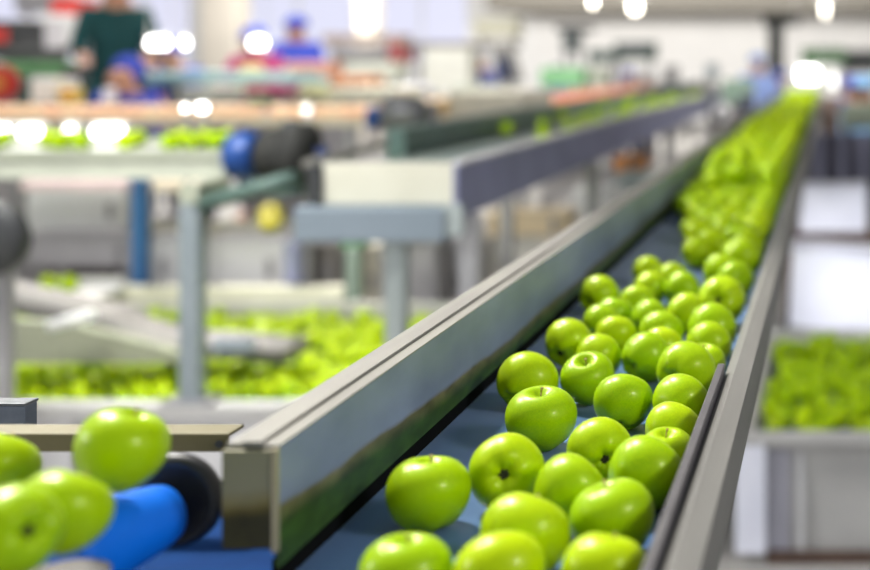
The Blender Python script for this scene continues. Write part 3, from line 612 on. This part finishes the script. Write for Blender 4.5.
v = W(36, 290, 5.9); tag(MB().ball((v.x, v.y, a.z+.0245), .024).build('white_ball', WHITE, smooth=True), 'small white ball beside the pair of green apples on the tray', 'ball')
cab('machine_cabinet', 25, 187, 124, 234, 6.9, WHITE, 'white cabinet under the cross conveyor, left of the blue post', dy=.33)
cab('machine_cabinet', 24, 235, 132, 268, 6.7, mat('lilac_mid_grey', (.42, .40, .42), .5), 'grey sheet metal bench below the white cabinet', dy=.18)
cab('machine_cabinet', 20, 269, 140, 300, 7.3, mat('very_dark_brown', (.05, .035, .03), .7), 'dark recessed base below the grey bench', dy=.2)
tag(MB().px(131, 178, 143, 60+CZ*F/6.4, 6.4, .07).build('blue_post', BLUEPOST), 'blue painted steel post standing behind the left tank', 'post')
cab('machine_cabinet', 144, 237, 178, 296, 6.6, GREYL, 'narrow light grey cabinet right of the blue post', dy=.25)
cab('machine_cabinet', 199, 240, 284, 296, 6.5, GREYL, 'wide light grey cabinet right of the grey green leg', dy=.35)
cab('machine_cabinet', 147, 222, 300, 239, 6.95, CREAM, 'cream worktop unit behind the light grey cabinets', dy=.04)
tag(MB().px(284, 243, 298, 60+CZ*F/6.26, 6.26, .1).build('lilac_post', LILAC), 'lilac grey post under the second conveyor, left of the dark gap', 'post')
cab('machine_cabinet', 304, 246, 340, 300, 7.0, mat('brown_grey', (.27, .25, .23), .6), 'brown grey cabinet below the cross beam', dy=.33)
cab('machine_cabinet', 409, 244, 436, 320, 6.6, GREYM, 'brownish grey cabinet right of the conveyor leg', dy=.3)
cab('machine_cabinet', 362, 246, 384, 318, 7.4, CREAM, 'small cream cabinet glimpsed left of the conveyor leg', dy=.15)
cab('machine_cabinet', 439, 236, 470, 330, 7.0, GREYL, 'pale grey cabinet under the lilac conveyor side', dy=.3)
tag(MB().px(470, 232, 478, 60+CZ*F/6.3, 6.3, .06).build('dark_post', GREYM), 'slim dark post in front of the pale grey and cream cabinets', 'post')
cab('machine_cabinet', 479, 238, 566, 312, 7.4, mat('pale_beige', (.66, .64, .58), .5), 'pale beige cabinet seen between the two conveyors')
cab('apple_crate', 486, 214, 566, 236, 7.46, mat('straw_tan', (.72, .58, .36), .6, 0, (.6, .5, .34), 14), 'straw coloured crate row on the pale beige cabinet', 'crate', feet=False, dy=.35)
cab('machine_cabinet', 570, 190, 612, 262, 8.4, WHITE, 'white cabinet behind the straw coloured crates')
cab('machine_cabinet', 540, 172, 660, 200, 10.5, GREYL, 'light grey unit far behind the straw crates')
cab('machine_cabinet', 614, 176, 650, 236, 9.0, mat('pale_aqua', (.5, .6, .58), .5), 'pale aqua cabinet nearest the far part of the main rail')
cab('apple_crate', 614, 158, 640, 172, 9.5, ORANGE, 'small orange crate on top of the light units', 'crate', feet=False)
# fruit line behind the cross conveyor
FY = 6.9
fc = thing('belt_conveyor', W(150, 60, FY)-Vector((0, 0, CZ)), 'beige conveyor carrying orange apples across the left background', 'conveyor')
zf = CZ-(119-VY)*FY/F
MB().px(-130, 117, 392, 126, FY, .05).build('front_rail', mat('beige_rail', (.66, .58, .44), .5), fc)
MB().box((-130-VX)*FY/F, (392-VX)*FY/F, FY+.06, FY+.62, zf-.03, zf-.01).build('belt', mat('pale_belt', (.62, .56, .46), .5), fc)
MB().box((-130-VX)*FY/F, (392-VX)*FY/F, FY+.63, FY+.67, zf-.05, zf+.03).build('back_rail', GREYL, fc)
for px_ in (-60, 345): MB().px(px_, 127, px_+9, 300, FY+.02, .05).build('leg', GREYM, fc)
for k in range(100):
    px_ = -12+(k//2)*8.2+(k % 2)*4
    if 262 < px_ < 272: continue
    rowy = (.13, .27, .41, .53)[k % 4]
    v = W(px_, 0, FY+rowy)
    place_apple((v.x, v.y, zf-.01+.0383), .038, rand_axis(), PEA[k % 2], 'blurred orange apple on the beige conveyor across the left background', "orange apples on the beige conveyor", name='orange_apple')
v = W(378, 118, FY-.2); mt = thing('gear_motor', (v.x, FY-.2, 0), 'dark motor with a blue collar at the right end of the orange apple conveyor', 'motor')
MB().lathe((v.x-.06, FY-.2, v.z), (1, 0, 0), [(.03, 0), (.06, .01), (.07, .05), (.05, .08)], 20).build('collar', BLUEMOT, mt)
MB().lathe((v.x+.025, FY-.2, v.z+.02), (1, 0, 0), [(.05, 0), (.10, .02), (.11, .12), (.09, .22), (.04, .26)], 20).build('motor', mat('grey_motor', (.16, .16, .17), .4, .3), mt)
MB().box(v.x+.03, v.x+.10, FY-.24, FY-.1, 0, v.z-.09).build('stand', GREYM, mt)
# pink topped packing line under the cross conveyor
pk = thing('packing_shelf', G(75, 6.5), 'shelf of pale pink cartons directly under the olive cross conveyor', 'shelf')
MB().px(20, 181, 126, 190, 6.5, .15).build('shelf_board', mat('pale_pink', (1, .76, .78), .6), pk)
MB().px(142, 181, 200, 191, 6.5, .15).build('shelf_board', mat('pale_apricot', (1, .84, .66), .6), pk)
MB().px(14, 178, 19.5, 380, 6.5, .06).build('leg', GREYM, pk); MB().px(187, 191.5, 192, 380, 6.52, .05).build('leg', GREYM, pk); MB().px(126.2, 180, 141.8, 183, 6.5, .03).build('shelf_link', GREYM, pk)
# lamps and added glows ------------------------------------------------------------
def lamp(x, y, w_, h_, Y, label, glow=TUBE_GLOW, hang=True, base=0):  # builds the lamps and the added glows alike
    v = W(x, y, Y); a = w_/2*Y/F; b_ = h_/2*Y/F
    t = thing('glow_tube', v, label, 'lamp')
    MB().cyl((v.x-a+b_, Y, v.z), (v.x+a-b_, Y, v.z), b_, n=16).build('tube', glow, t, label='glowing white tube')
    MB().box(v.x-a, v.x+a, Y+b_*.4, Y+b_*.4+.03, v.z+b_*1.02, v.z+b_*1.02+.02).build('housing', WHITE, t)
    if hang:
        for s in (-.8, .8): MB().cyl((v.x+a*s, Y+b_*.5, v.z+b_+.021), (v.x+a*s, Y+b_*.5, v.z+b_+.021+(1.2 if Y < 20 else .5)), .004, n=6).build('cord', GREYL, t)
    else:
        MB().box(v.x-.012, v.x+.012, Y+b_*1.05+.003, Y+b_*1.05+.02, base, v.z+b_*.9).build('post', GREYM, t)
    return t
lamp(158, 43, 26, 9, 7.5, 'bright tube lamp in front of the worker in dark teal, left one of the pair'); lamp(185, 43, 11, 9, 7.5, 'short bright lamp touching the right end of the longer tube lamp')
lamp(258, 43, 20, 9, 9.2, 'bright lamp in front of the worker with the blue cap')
lamp(185, 108, 4, 5, 6.3, 'small added glow over the orange apples, left one of the touching pair', hang=False); lamp(202, 108, 12, 6, 6.3, 'added white glow over the orange apples, right one of the touching pair', hang=False)  # glowing tubes added for white spots of unknown source
lamp(306, 110, 6, 6, 6.3, 'single round added glow over the orange apples near the gear motor', hang=False)
lamp(3, 132, 18, 9, 5.1, 'added white glow behind the green apples at the left edge of the cross conveyor', hang=False, base=zc+.0205); lamp(30, 132, 26, 9, 5.1, 'added white glow behind the cross conveyor apples, second from the left edge', hang=False, base=zc+.0205)  # added glows stand in for white highlights behind the apples
lamp(70, 132, 15, 9, 5.1, 'small added glow behind the cross conveyor apples, third from the left edge', hang=False, base=zc+.0205); lamp(108, 132, 36, 9, 5.1, 'widest added glow behind the cross conveyor apples', hang=False, base=zc+.0205)
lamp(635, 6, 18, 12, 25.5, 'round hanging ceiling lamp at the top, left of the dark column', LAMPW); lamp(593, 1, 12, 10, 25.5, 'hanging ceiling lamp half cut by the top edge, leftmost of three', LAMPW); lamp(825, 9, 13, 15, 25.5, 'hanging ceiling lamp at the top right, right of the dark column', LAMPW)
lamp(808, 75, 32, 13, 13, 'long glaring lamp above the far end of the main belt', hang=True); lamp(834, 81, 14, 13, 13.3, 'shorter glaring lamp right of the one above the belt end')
# ------------------------------------------------------------------ people
def skinned(name, pts, edges, rad, m_, parent, sub=2):
    me = bpy.data.meshes.new(name); me.from_pydata([tuple(p) for p in pts], edges, []); me.materials.append(m_)
    o = bpy.data.objects.new(name, me); COL.objects.link(o); o.parent = parent
    s = o.modifiers.new('skin', 'SKIN'); s.use_smooth_shade = True
    for i, r in enumerate(rad):
        d = me.skin_vertices[0].data[i]; d.radius = (r, r) if not isinstance(r, tuple) else r; d.use_root = (i == 0)
    u = o.modifiers.new('sub', 'SUBSURF'); u.levels = sub; u.render_levels = sub; return o
def person(loc, turn, label, top, legs, cap=None, hair=None, reach=.6, lean=.25, h=1.68, vest=None, head_turn=0):
    t = thing('person', loc, label, 'person'); t.rotation_euler = (0, 0, turn)
    k = h/1.7; S = math.sin(lean); Cc = math.cos(lean)
    hip = Vector((0, 0, .92*k)); up = Vector((0, -S, Cc))
    sp = hip+up*.20*k; ch = hip+up*.40*k; nk = hip+up*.54*k; hd0 = nk+Vector((0, -.02, .055))*k; hd1 = hd0+Vector((0, -.03, .10))*k
    pts = [hip, sp, ch, nk, hd0, hd1]; rad = [(.15*k, .11*k), (.13*k, .10*k), (.16*k, .11*k), .05*k, (.092*k, .098*k), (.100*k, .108*k)]; ed = [(0, 1), (1, 2), (2, 3), (3, 4), (4, 5)]
    nose = len(pts); pts.append(hd0+Vector((0, -.118, .04))*k); rad.append(.014*k); ed.append((4, nose))
    arms = []
    for s in (-1, 1):
        e = len(pts); hipj = Vector((.09*s*k, 0, .86*k)); kn = Vector((.10*s*k, -.03*k, .47*k)); an = Vector((.10*s*k, .02*k, .08*k)); toe = Vector((.11*s*k, -.16*k, .035*k))
        pts += [hipj, kn, an, toe]; rad += [.085*k, .058*k, .04*k, .034*k]; ed += [(0, e), (e, e+1), (e+1, e+2), (e+2, e+3)]
        e = len(pts); sh = ch+Vector((.17*s, 0, .06))*k; el = sh+Vector((.05*s, -.14*reach-.02, -.24))*k; wr = el+Vector((-.04*s, -.24*reach-.02, -.10*(1-reach)+.02))*k; pm = wr+Vector((-.01*s, -.07, -.02))*k
        pts += [sh, el, wr, pm]; rad += [.055*k, .042*k, .028*k, (.034*k, .016*k)]; ed += [(2, e), (e, e+1), (e+1, e+2), (e+2, e+3)]; arms.append((sh, el, wr))
        for f_, (dx, ln) in enumerate(((-.027, .060), (-.009, .072), (.009, .068), (.027, .052))):
            g = len(pts); q0 = pm+Vector((dx, -.03, -.004))*k; q1 = q0+Vector((dx*.2, -ln*.55, -.012))*k; q2 = q1+Vector((0, -ln*.35, -.025))*k
            pts += [q0, q1, q2]; rad += [.009*k, .0085*k, .007*k]; ed += [(e+3, g), (g, g+1), (g+1, g+2)]
        g = len(pts); q0 = wr+Vector((-.035*s, -.04, -.005))*k; q1 = q0+Vector((-.012*s, -.035, -.015))*k; pts += [q0, q1]; rad += [.010*k, .008*k]; ed += [(e+2, g), (g, g+1)]
    skinned('body', pts, ed, rad, SKIN, t)
    # jacket, trousers
    jp = [hip+Vector((0, 0, -.13)), sp, ch, hip+up*.50*k]; jr = [(.19*k, .15*k), (.16*k, .125*k), (.185*k, .135*k), .075*k]; je = [(0, 1), (1, 2), (2, 3)]
    for s, (sh, el, wr) in zip((-1, 1), arms):
        e = len(jp); jp += [sh, el, el+(wr-el)*.8]; jr += [.075*k, .058*k, .046*k]; je += [(2, e), (e, e+1), (e+1, e+2)]
    skinned('jacket', jp, je, jr, top, t)
    tp = [Vector((0, 0, .90*k))]; tr_ = [(.16*k, .125*k)]; te = []
    for s in (-1, 1):
        e = len(tp); tp += [Vector((.09*s*k, 0, .84*k)), Vector((.10*s*k, -.03*k, .47*k)), Vector((.10*s*k, .02*k, .12*k))]; tr_ += [.105*k, .078*k, .066*k]; te += [(0, e), (e, e+1), (e+1, e+2)]
    skinned('trousers', tp, te, tr_, legs, t)
    hc = hd0+Vector((0, .005, .055))*k
    for s in (-1, 1):
        m_ = MB().ball(hc+Vector((.035*s, -.098, -.005))*k, .011*k, seg=8); o = m_.build('eye', DARK, t, smooth=True)
        o.location = (0, 0, 0)
    def local(mb, name, mm):
        bm = mb.bm; bmesh.ops.recalc_face_normals(bm, faces=bm.faces[:])
        for f in bm.faces: f.smooth = True
        me = bpy.data.meshes.new(name); bm.to_mesh(me); bm.free(); me.materials.append(mm); o = bpy.data.objects.new(name, me); COL.objects.link(o); o.parent = t
    # eyes were built in world space: rebuild them locally
    for o in [c for c in t.children if c.name.startswith('eye')]:
        for v in o.data.vertices: v.co += Vector(loc)
    if cap:
        mb = MB().lathe(hc+Vector((0, .01, .005))*k, (0, 0, 1), [(.104*k, 0), (.108*k, .03*k), (.100*k, .065*k), (.07*k, .098*k), (.02*k, .11*k)], 20)
        mb.prism([(-.07*k, hc.z+.012*k), (.07*k, hc.z+.012*k), (.055*k, hc.z+.026*k), (-.055*k, hc.z+.026*k)], hc.y-.17*k, hc.y-.07*k); local(mb, 'cap', cap)
    if hair:
        mb = MB().ball(hc+Vector((0, .075, .02))*k, .108*k, (1, .95, 1.05), 20); local(mb, 'hair', hair)
    if vest:
        skinned('vest', [hip+up*.05*k, sp, ch, hip+up*.46*k], [(0, 1), (1, 2), (2, 3)], [(.19*k, .15*k), (.175*k, .14*k), (.20*k, .15*k), .12*k], vest, t)
    return t
BLUEC = cloth('royal_blue', (.06, .10, .62)); LBLUE = cloth('pale_blue', (.34, .46, .85)); DTEAL = cloth('dark_teal', (.008, .075, .08)); NAVY = cloth('navy', (.03, .04, .12)); MAROON = cloth('maroon', (.20, .02, .03)); YEL = cloth('yellow', (.9, .75, .25)); PINK = cloth('pink', (.85, .45, .50)); WHITEC = cloth('white', (.8, .8, .84)); RASP = cloth('raspberry', (.5, .05, .18)); SKYB = cloth('sky_blue', (.25, .5, .8))
def plat(px0, px1, Y, hgt, label, dy=.8):
    t = thing('step_platform', G((px0+px1)/2, Y), label, 'platform'); a, b = (px0-VX)*Y/F, (px1-VX)*Y/F
    MB().box(a, b, Y-dy/2, Y+dy/2, hgt-.04, hgt).build('deck', GREYM, t)
    for xx in (a+.03, b-.03):
        for yy in (Y-dy/2+.03, Y+dy/2-.03): MB().box(xx-.025, xx+.025, yy-.025, yy+.025, 0, hgt-.041).build('leg', GREYM, t)
plat(80, 158, 8.35, .70, 'grey step platform under the workers behind the orange apple conveyor', dy=.6)
person(G(117, 8.35)+Vector((0, 0, .70)), .5, 'person in a dark teal jacket and maroon cap standing at the far conveyor, leaning forward', DTEAL, DTEAL, cap=MAROON, h=1.72, lean=.2, reach=.3)
plat(112, 150, 7.87, .22, 'low grey step in front of the taller platform', dy=.3)
person(G(129, 7.87)+Vector((0, 0, .22)), .1, 'person in a blue coat bending over the orange apples, face framed by blue cloth', BLUEC, NAVY, hair=BLUEC, h=1.60, lean=.12, reach=.1)
plat(148, 178, 10.7, .22, 'low platform under the person in the pink top', dy=.6)
person(G(163, 10.7)+Vector((0, 0, .22)), .3, 'person in a pink top behind the pair of tube lamps', PINK, NAVY, h=1.68, hair=NAVY)
plat(184, 214, 9.9, .34, 'low platform under the stooping person in royal blue', dy=.6)
person(G(198, 9.9)+Vector((0, 0, .34)), -.3, 'person in a royal blue jacket stooping right of the pair of tube lamps', BLUEC, NAVY, cap=BLUEC, lean=.5, h=1.7)
plat(235, 280, 10.6, .35, 'small grey platform under the worker with the yellow vest')
person(G(258, 10.6)+Vector((0, 0, .35)), 0, 'person with a blue cap and yellow vest behind a bright lamp', RASP, NAVY, cap=BLUEC, vest=YEL, h=1.75, lean=.1)
plat(280, 318, 12, .46, 'grey platform under the royal blue person at the centre left', dy=.7)
person(G(298, 12.0)+Vector((0, 0, .46)), .2, 'person in a royal blue jacket in the middle of the left background', BLUEC, NAVY, cap=BLUEC, h=1.78, lean=.1)
plat(468, 494, 15.3, .2, 'low platform beside the dark slanted screen', dy=.6)
person(G(481, 15.3)+Vector((0, 0, .2)), .2, 'person in a lilac blue coat beside the dark slanted screen', cloth('lilac', (.35, .38, .85)), NAVY, cap=WHITEC, h=1.75)
person(G(628, 18.8), .3, 'person in a royal blue jacket at the far fruit line beside a white coat', BLUEC, NAVY, cap=BLUEC, h=1.68)
person(G(648, 19.8), -.3, 'person in a white coat beside the royal blue jacket at the far fruit line', WHITEC, NAVY, cap=WHITEC, h=1.65)
plat(742, 768, 14.5, .18, 'low platform left of the far end of the main belt', dy=.6)
person(G(757, 14.5)+Vector((0, 0, .18)), .2, 'person in a pale blue coat standing left of the far end of the main belt', LBLUE, NAVY, cap=LBLUE, h=1.70, lean=.1)
person(G(781, 16.0), -.2, 'person in a royal blue jacket behind the pale blue coat at the belt end', BLUEC, NAVY, cap=BLUEC, h=1.68, lean=.1)
person(G(851, 12.2), .1, 'person in a royal blue jacket at the right background behind the crates', BLUEC, NAVY, cap=BLUEC, h=1.66, lean=.3)
person(G(868, 10.6), -.2, 'person in a sky blue coat cut by the right edge', SKYB, NAVY, cap=SKYB, h=1.68)
person(G(557, 17.5), .2, 'person in a sky blue coat below the dark forked machine head', SKYB, NAVY, h=1.72, hair=NAVY)
# ------------------------------------------------------------------ far machines, shelves and clutter
def block(name, x0, y0, x1, y1, Y, m_, label, cat, dy=.4, stand=True, m2=None, bevel=.01):
    base = W((x0+x1)/2, y1, Y); t = thing(name, Vector((base.x, Y, 0 if stand else base.z)), label, cat)
    MB().px(x0, y0, x1, y1, Y, dy).build('body', m_, t, bevel=bevel)
    w_ = (x1-x0)
    MB().px(x0+w_*.12, y0+(y1-y0)*.2, x1-w_*.12, y0+(y1-y0)*.55, Y-.012, .011).build('front_plate', m2 or m_, t)
    if stand:
        for xx in (x0+w_*.12, x1-w_*.12):
            v = W(xx, y1, Y); MB().box(v.x-.025, v.x+.025, Y+dy*.3, Y+dy*.3+.05, 0, v.z-.001).build('leg', GREYM, t)
    return t
block('control_box', -30, 20, 12, 60, 9.5, DARK, 'dark machine housing cut by the left edge near the top', 'machine', m2=REDP)
block('control_box', 14, 18, 34, 50, 10.1, GREYL, 'light grey control box in the upper left corner', 'box', m2=DARK)
block('control_box', 38, 14, 62, 44, 10.7, WHITE, 'white control box right of the light grey one', 'box', m2=GREYM)
block('control_box', 0, 48, 36, 62, 9.3, DARK, 'dark low machine head above the green guard', 'machine')
block('green_guard', -30, 62, 62, 76, 8.6, GREENP, 'green guard panel above the red basin at far left', 'guard', dy=.2)
block('hydraulic_press', -30, 76, 104, 103, 8.9, DKGREEN, 'dark green machine base behind the orange apples', 'machine', dy=.3)
v = W(6, 83, 8.2); rbk = thing('red_basin', (v.x, 8.2, 0), 'round red basin mounted upright at the far left, above the orange apples', 'basin')
MB().lathe((v.x, 8.2, v.z), (0, -1, 0), [(.05, 0), (.11, .02), (.125, .06), (.118, .065), (.09, .03)], 28).build('bowl', REDP, rbk)
MB().cyl((v.x, 8.12, v.z), (v.x, 8.10, v.z), .05).build('hub', ORANGE, rbk); MB().box(v.x-.02, v.x+.02, 8.21, 8.25, 0, v.z).build('post', GREYM, rbk)
block('white_canister', 30, 78, 56, 102, 7.62, WHITE, 'white canister behind the orange apples at far left', 'canister', dy=.25)
block('yellow_crate', 59, 88, 75, 103, 7.62, YELLOW, 'yellow crate with orange front behind the orange apples', 'crate', dy=.1, m2=ORANGE)
block('carton', 62, 54, 86, 84, 9.85, WHITEB, 'white carton left of the worker in dark teal', 'carton')
block('red_cloth_bale', 50, -2, 72, 15, 11, REDP, 'red bundle high up left of the worker in dark teal', 'bundle')
block('carton', 76, -4, 96, 40, 13, WHITEB, 'tall pale lilac carton left of the maroon cap', 'carton')
block('hydraulic_press', 14, -8, 48, 12, 12, GREYM, 'grey hopper top in the upper left corner', 'hopper')
block('dark_bin', 62, 66, 84, 100, 8.55, DARK, 'dark bin left of the yellow crate', 'bin', dy=.25)
block('carton', 102, 88, 112, 102, 7.6, WHITEB, 'small pale carton right of the yellow crate', 'carton', dy=.06)
tb = block('teal_conveyor', 144, 72, 292, 84, 9.0, TEAL, 'pale teal beam conveyor in the left background', 'conveyor', dy=.5)
block('olive_bench', 178, 87, 300, 102, 8.6, mat('pale_olive', (.56, .57, .48), .5), 'pale olive bench between the teal conveyor and orange apples', 'bench', dy=.4)
block('raspberry_crate', 244, 86, 272, 96, 8.0, RASP, 'raspberry red crate on the pale olive bench', 'crate')
block('green_crate', 246, 97, 268, 103, 7.9, GREENP, 'green crate below the raspberry red crate', 'crate', dy=.08)
block('orange_brown_bin', 284, 62, 326, 76, 11, mat('orange_brown', (.75, .35, .22), .6), 'orange brown bin below the royal blue worker', 'bin')
block('rust_bin', 330, 76, 368, 87, 10, mat('rust', (.68, .28, .12), .6), 'rust orange bin in the middle left background', 'bin')
block('yellow_crate', 300, 84, 318, 100, 8.38, mat('pale_lime', (.78, .78, .45), .6), 'pale lime crate beside the cream sorting table', 'crate', dy=.18)
block('teal_box', 300, 77, 326, 84, 10.5, TEAL, 'small teal box above the pale lime crate', 'box')
block('sorting_table', 326, 88, 396, 103, 8.6, CREAM, 'cream sorting table right of the pale lime crate', 'table', dy=.6)
block('shelf_rack', 322, 34, 402, 44, 16, mat('tan_beam', (.62, .48, .40), .6), 'tan overhead beam in the centre left background', 'beam')
block('grey_rack', 330, 46, 386, 68, 17, GREYL, 'grey rack under the tan beam', 'rack')
block('red_board', 388, 42, 404, 62, 15, mat('dull_red', (.5, .12, .12), .6), 'dull red panel at the right end of the tan beam', 'panel')
block('white_drum', 345, 62, 394, 82, 13, mat('pale_khaki', (.72, .74, .62), .5), 'pale khaki drum case under the grey rack', 'case')
block('overhead_gantry', 402, 42, 512, 48, 14, mat('dark_taupe', (.22, .19, .17), .6), 'dark taupe overhead beam left of the slanted screen', 'beam')
block('vent_hood', 474, 18, 516, 37, 16.6, mat('pale_yellow', (.85, .82, .64), .6), 'pale yellow vent hood above the dark beam', 'hood')
block('white_cabinet', 424, 48, 468, 92, 13.5, mat('warm_white', (.86, .85, .76), .5), 'warm white cabinet under the dark overhead beam', 'cabinet')
block('lilac_box', 398, 84, 414, 102, 9.3, WHITEB, 'small lilac white box at the end of the cream table', 'box')
block('orange_bin', 412, 100, 437, 120, 8.4, mat('ochre', (.72, .48, .2), .6), 'ochre bin left of the pale beige hopper', 'bin', m2=BROWN)
block('grey_machine', 398, 104, 420, 132, 7.6, GREYM, 'dark grey machine head at the end of the fruit line', 'machine')
block('beige_hopper', 448, 92, 520, 134, 8.6, mat('beige_hop', (.60, .56, .46), .6), 'pale beige hopper behind the second conveyor', 'hopper', dy=1)
block('grey_green_bench', 452, 86, 510, 92, 12.4, mat('gg', (.5, .55, .46), .6), 'grey green bench above the pale beige hopper', 'bench')
# slanted dark screen
v0 = [W(490, 44, 12), W(512, 44, 12), W(524, 82, 12), W(500, 82, 12)]
sc_ = thing('slanted_screen', (v0[0].x+.15, 12, 0), 'dark slanted screen on a stand in the centre background', 'screen')
MB().prism([(p.x, p.z) for p in v0], 12, 12.05).build('frame', mat('taupe_grey', (.26, .25, .23), .5), sc_)
v0 = [W(494, 56, 12), W(508, 56, 12), W(516, 79, 12), W(501, 79, 12)]
MB().prism([(p.x, p.z) for p in v0], 11.98, 11.999).build('panel', mat('ink', (.012, .02, .06), .4), sc_); v = W(508, 82, 12); MB().box(v.x-.03, v.x+.03, 12, 12.05, 0, v.z-.001).build('post', GREYM, sc_)
# red fruit line parallel to the main belt
rx0, rx1 = -2.72, -1.97
rl = thing('belt_conveyor', (rx0, 10, 0), 'far conveyor carrying red apples toward the back wall', 'conveyor')
zr = CZ-.36
MB().box(rx0, rx1, 9.7, 20, zr-.06, zr-.035).build('belt', GREYW, rl); MB().box(rx1, rx1+.04, 9.7, 20, zr-.14, zr+.0).build('side', mat('gg2', (.42, .42, .36), .6), rl)
MB().box(rx0-.04, rx0, 9.7, 20, zr-.14, zr+.02).build('side', GREYM, rl)
for yy in (9.9, 13, 17):
    for xx in (rx0, rx1-.05): MB().box(xx, xx+.05, yy, yy+.05, 0, zr-.061).build('leg', GREYM, rl)
for k in range(96):
    place_apple((rx0+.06+(k % 6)*.125, 9.85+(k//6)*.36+(k % 2)*.1, zr+.0035), .038, rand_axis(), RED[k % 2], 'blurred red apple on the far conveyor behind the second conveyor', "red apples on the far conveyor", name='red_apple')
block('sorter_unit', 556, 26, 590, 32, 16, DARK, 'flat dark arm on top of the forked machine in the centre back', 'machine', dy=.3, stand=False)
block('machine_column', 562, 32.5, 578, 52, 16, mat('slate', (.14, .16, .16), .5), 'dark slate column of the forked machine in the centre back', 'machine', dy=.3)
block('mint_hopper', 540, 68, 582, 86, 14, MINT, 'mint green hopper in the centre background', 'hopper')
block('olive_box', 582, 68, 606, 86, 15, mat('sage', (.52, .55, .45), .6), 'sage grey box right of the mint green hopper', 'box')
block('green_machine', 588, 50, 614, 62, 17.5, DKGREEN, 'dark green machine between the forked machine and the blue worker', 'machine')
block('green_machine', 614, 42, 654, 60, 19, mat('deep_green_grey', (.05, .11, .08), .5), 'deep green machine top above the royal blue worker', 'machine', m2=GREYM)
block('side_bin', 664, 66, 676, 84, 21, GREYM, 'grey bin right of the white coated person', 'bin')
block('blue_grey_box', 706, 64, 716, 78, 21, mat('bgb', (.35, .45, .5), .6), 'small blue grey box on the far bench near the column', 'box')
block('green_hopper', 722, 80, 752, 104, 13, mat('grey_green_hop', (.24, .34, .26), .5), 'grey green hopper at the far end of the second conveyor', 'hopper')
block('dark_valve', 738, 96, 752, 112, 11, mat('navy_dark', (.06, .07, .1), .4), 'dark valve box beside the far main rail', 'box')
v = W(722, 112, 12.2); wh = thing('pulley_wheel', (v.x, 12.2, v.z), 'round pale pulley on the lilac side near the far end of the second conveyor', 'pulley')
MB().lathe((v.x, 12.2, v.z), (0, -1, 0), [(.085, 0), (.10, .02), (.10, .05), (.085, .06)], 24).build('disc', GREYL, wh); MB().cyl((v.x, 12.14, v.z), (v.x, 12.11, v.z), .03).build('hub', DARK, wh)
MB().box(-1.2298, v.x+.2, 12.2, 12.3, v.z-.15, v.z+.08).build('bracket', mat('dark_brownish', (.12, .10, .09), .5), wh)
block('end_housing', 786, 86, 822, 96, 13.2, mat('pale_green_end', (.46, .52, .36), .6), 'pale green housing across the far end of the main belt', 'housing', dy=.4)
# tall dark column with a cap
cl = thing('dark_column', G(775, 20), 'tall dark grey column with a wide cap left of the ceiling lamp at top right', 'column')
MB().px(768, 25, 783, 160, 20, .25).build('shaft', mat('dark_slate', (.05, .055, .05), .8), cl); MB().px(763, 15, 799, 25, 19.95, .35).build('cap', mat('dark_slate', (.1, .1, .1)), cl)
block('green_machine', 802, 48, 846, 64, 16, mat('leaf_green_m', (.08, .20, .07), .6), 'leaf green machine hood right of the dark column', 'machine')
block('dark_machine', 840, 50, 885, 72, 17, DARK, 'dark machine hood in the upper right corner', 'machine')
# right side background: crate racks
block('steel_rack', 820, 98, 840, 132, 9.4, mat('red_brown_mix', (.28, .20, .17), .6), 'reddish brown rack part right of the far rail', 'rack', dy=.2)
block('steel_rack', 841, 104, 885, 128, 9.0, mat('green_grey_mix', (.30, .34, .26), .6), 'green grey rack part at the right edge', 'rack', dy=.2)
rk = thing('dark_rack', G(850, 8.2), 'dark purple grey rack frame with pale uprights at the right edge', 'rack')
MB().px(806, 134, 900, 184, 8.3, .04).build('back_sheet', mat('purple_grey', (.13, .12, .17), .5), rk)
for px_ in (815, 838, 858, 884): MB().px(px_, 136, px_+9, 182, 8.22, .04).build('upright', mat('lilac_grey_up', (.26, .26, .36), .5), rk)
MB().px(802, 182.5, 900, 187, 8.2, .5).build('shelf', DARK, rk); 
for px_ in (806, 888): MB().px(px_, 187.5, px_+6, 60+CZ*F/8.3, 8.3, .05).build('leg', DARK, rk)
def bin_(x0, y0, x1, y1, Y, label, slant=0):
    t = thing('white_bin', W((x0+x1)/2, y1, Y), label, 'bin')
    a = [W(x0, y0, Y), W(x1, y0+slant, Y), W(x1, y1, Y), W(x0-4, y1-abs(slant), Y)]
    MB().prism([(p.x, p.z) for p in a], Y, Y+.3).build('body', WHITEB, t, bevel=.006)
    MB().prism([(a[0].x-.01, a[0].z+.012), (a[1].x+.01, a[1].z+.012), (a[1].x+.01, a[1].z+.001), (a[0].x-.01, a[0].z+.001)], Y-.01, Y+.31).build('rim', WHITEB, t)
    return t
bin_(803, 189, 866, 232, 7.2, 'white bin on the upper shelf right of the main belt')
bin_(792, 250, 884, 334, 6.1, 'large white slanted bin above the right tank', slant=7)
sh = thing('brown_shelf', G(850, 6.6), 'brown wooden shelf between the two white bins at right', 'shelf')
MB().px(788, 236, 900, 246, 7.12, .5).build('board', BROWN, sh)
for px_ in (786, 893): MB().px(px_, 246.5, px_+6, 60+CZ*F/7.15, 7.15, .05).build('leg', BROWN, sh)
st = thing('bin_stand', G(850, 6.15), 'dark grey stand under the large white bin behind the right tank', 'stand')
MB().px(780, 337.5, 900, 345, 6.05, .45).build('top', DARK, st)
for px_ in (786, 893): MB().px(px_, 342.5, px_+6, 60+CZ*F/6.1, 6.1, .05).build('leg', GREYM, st)
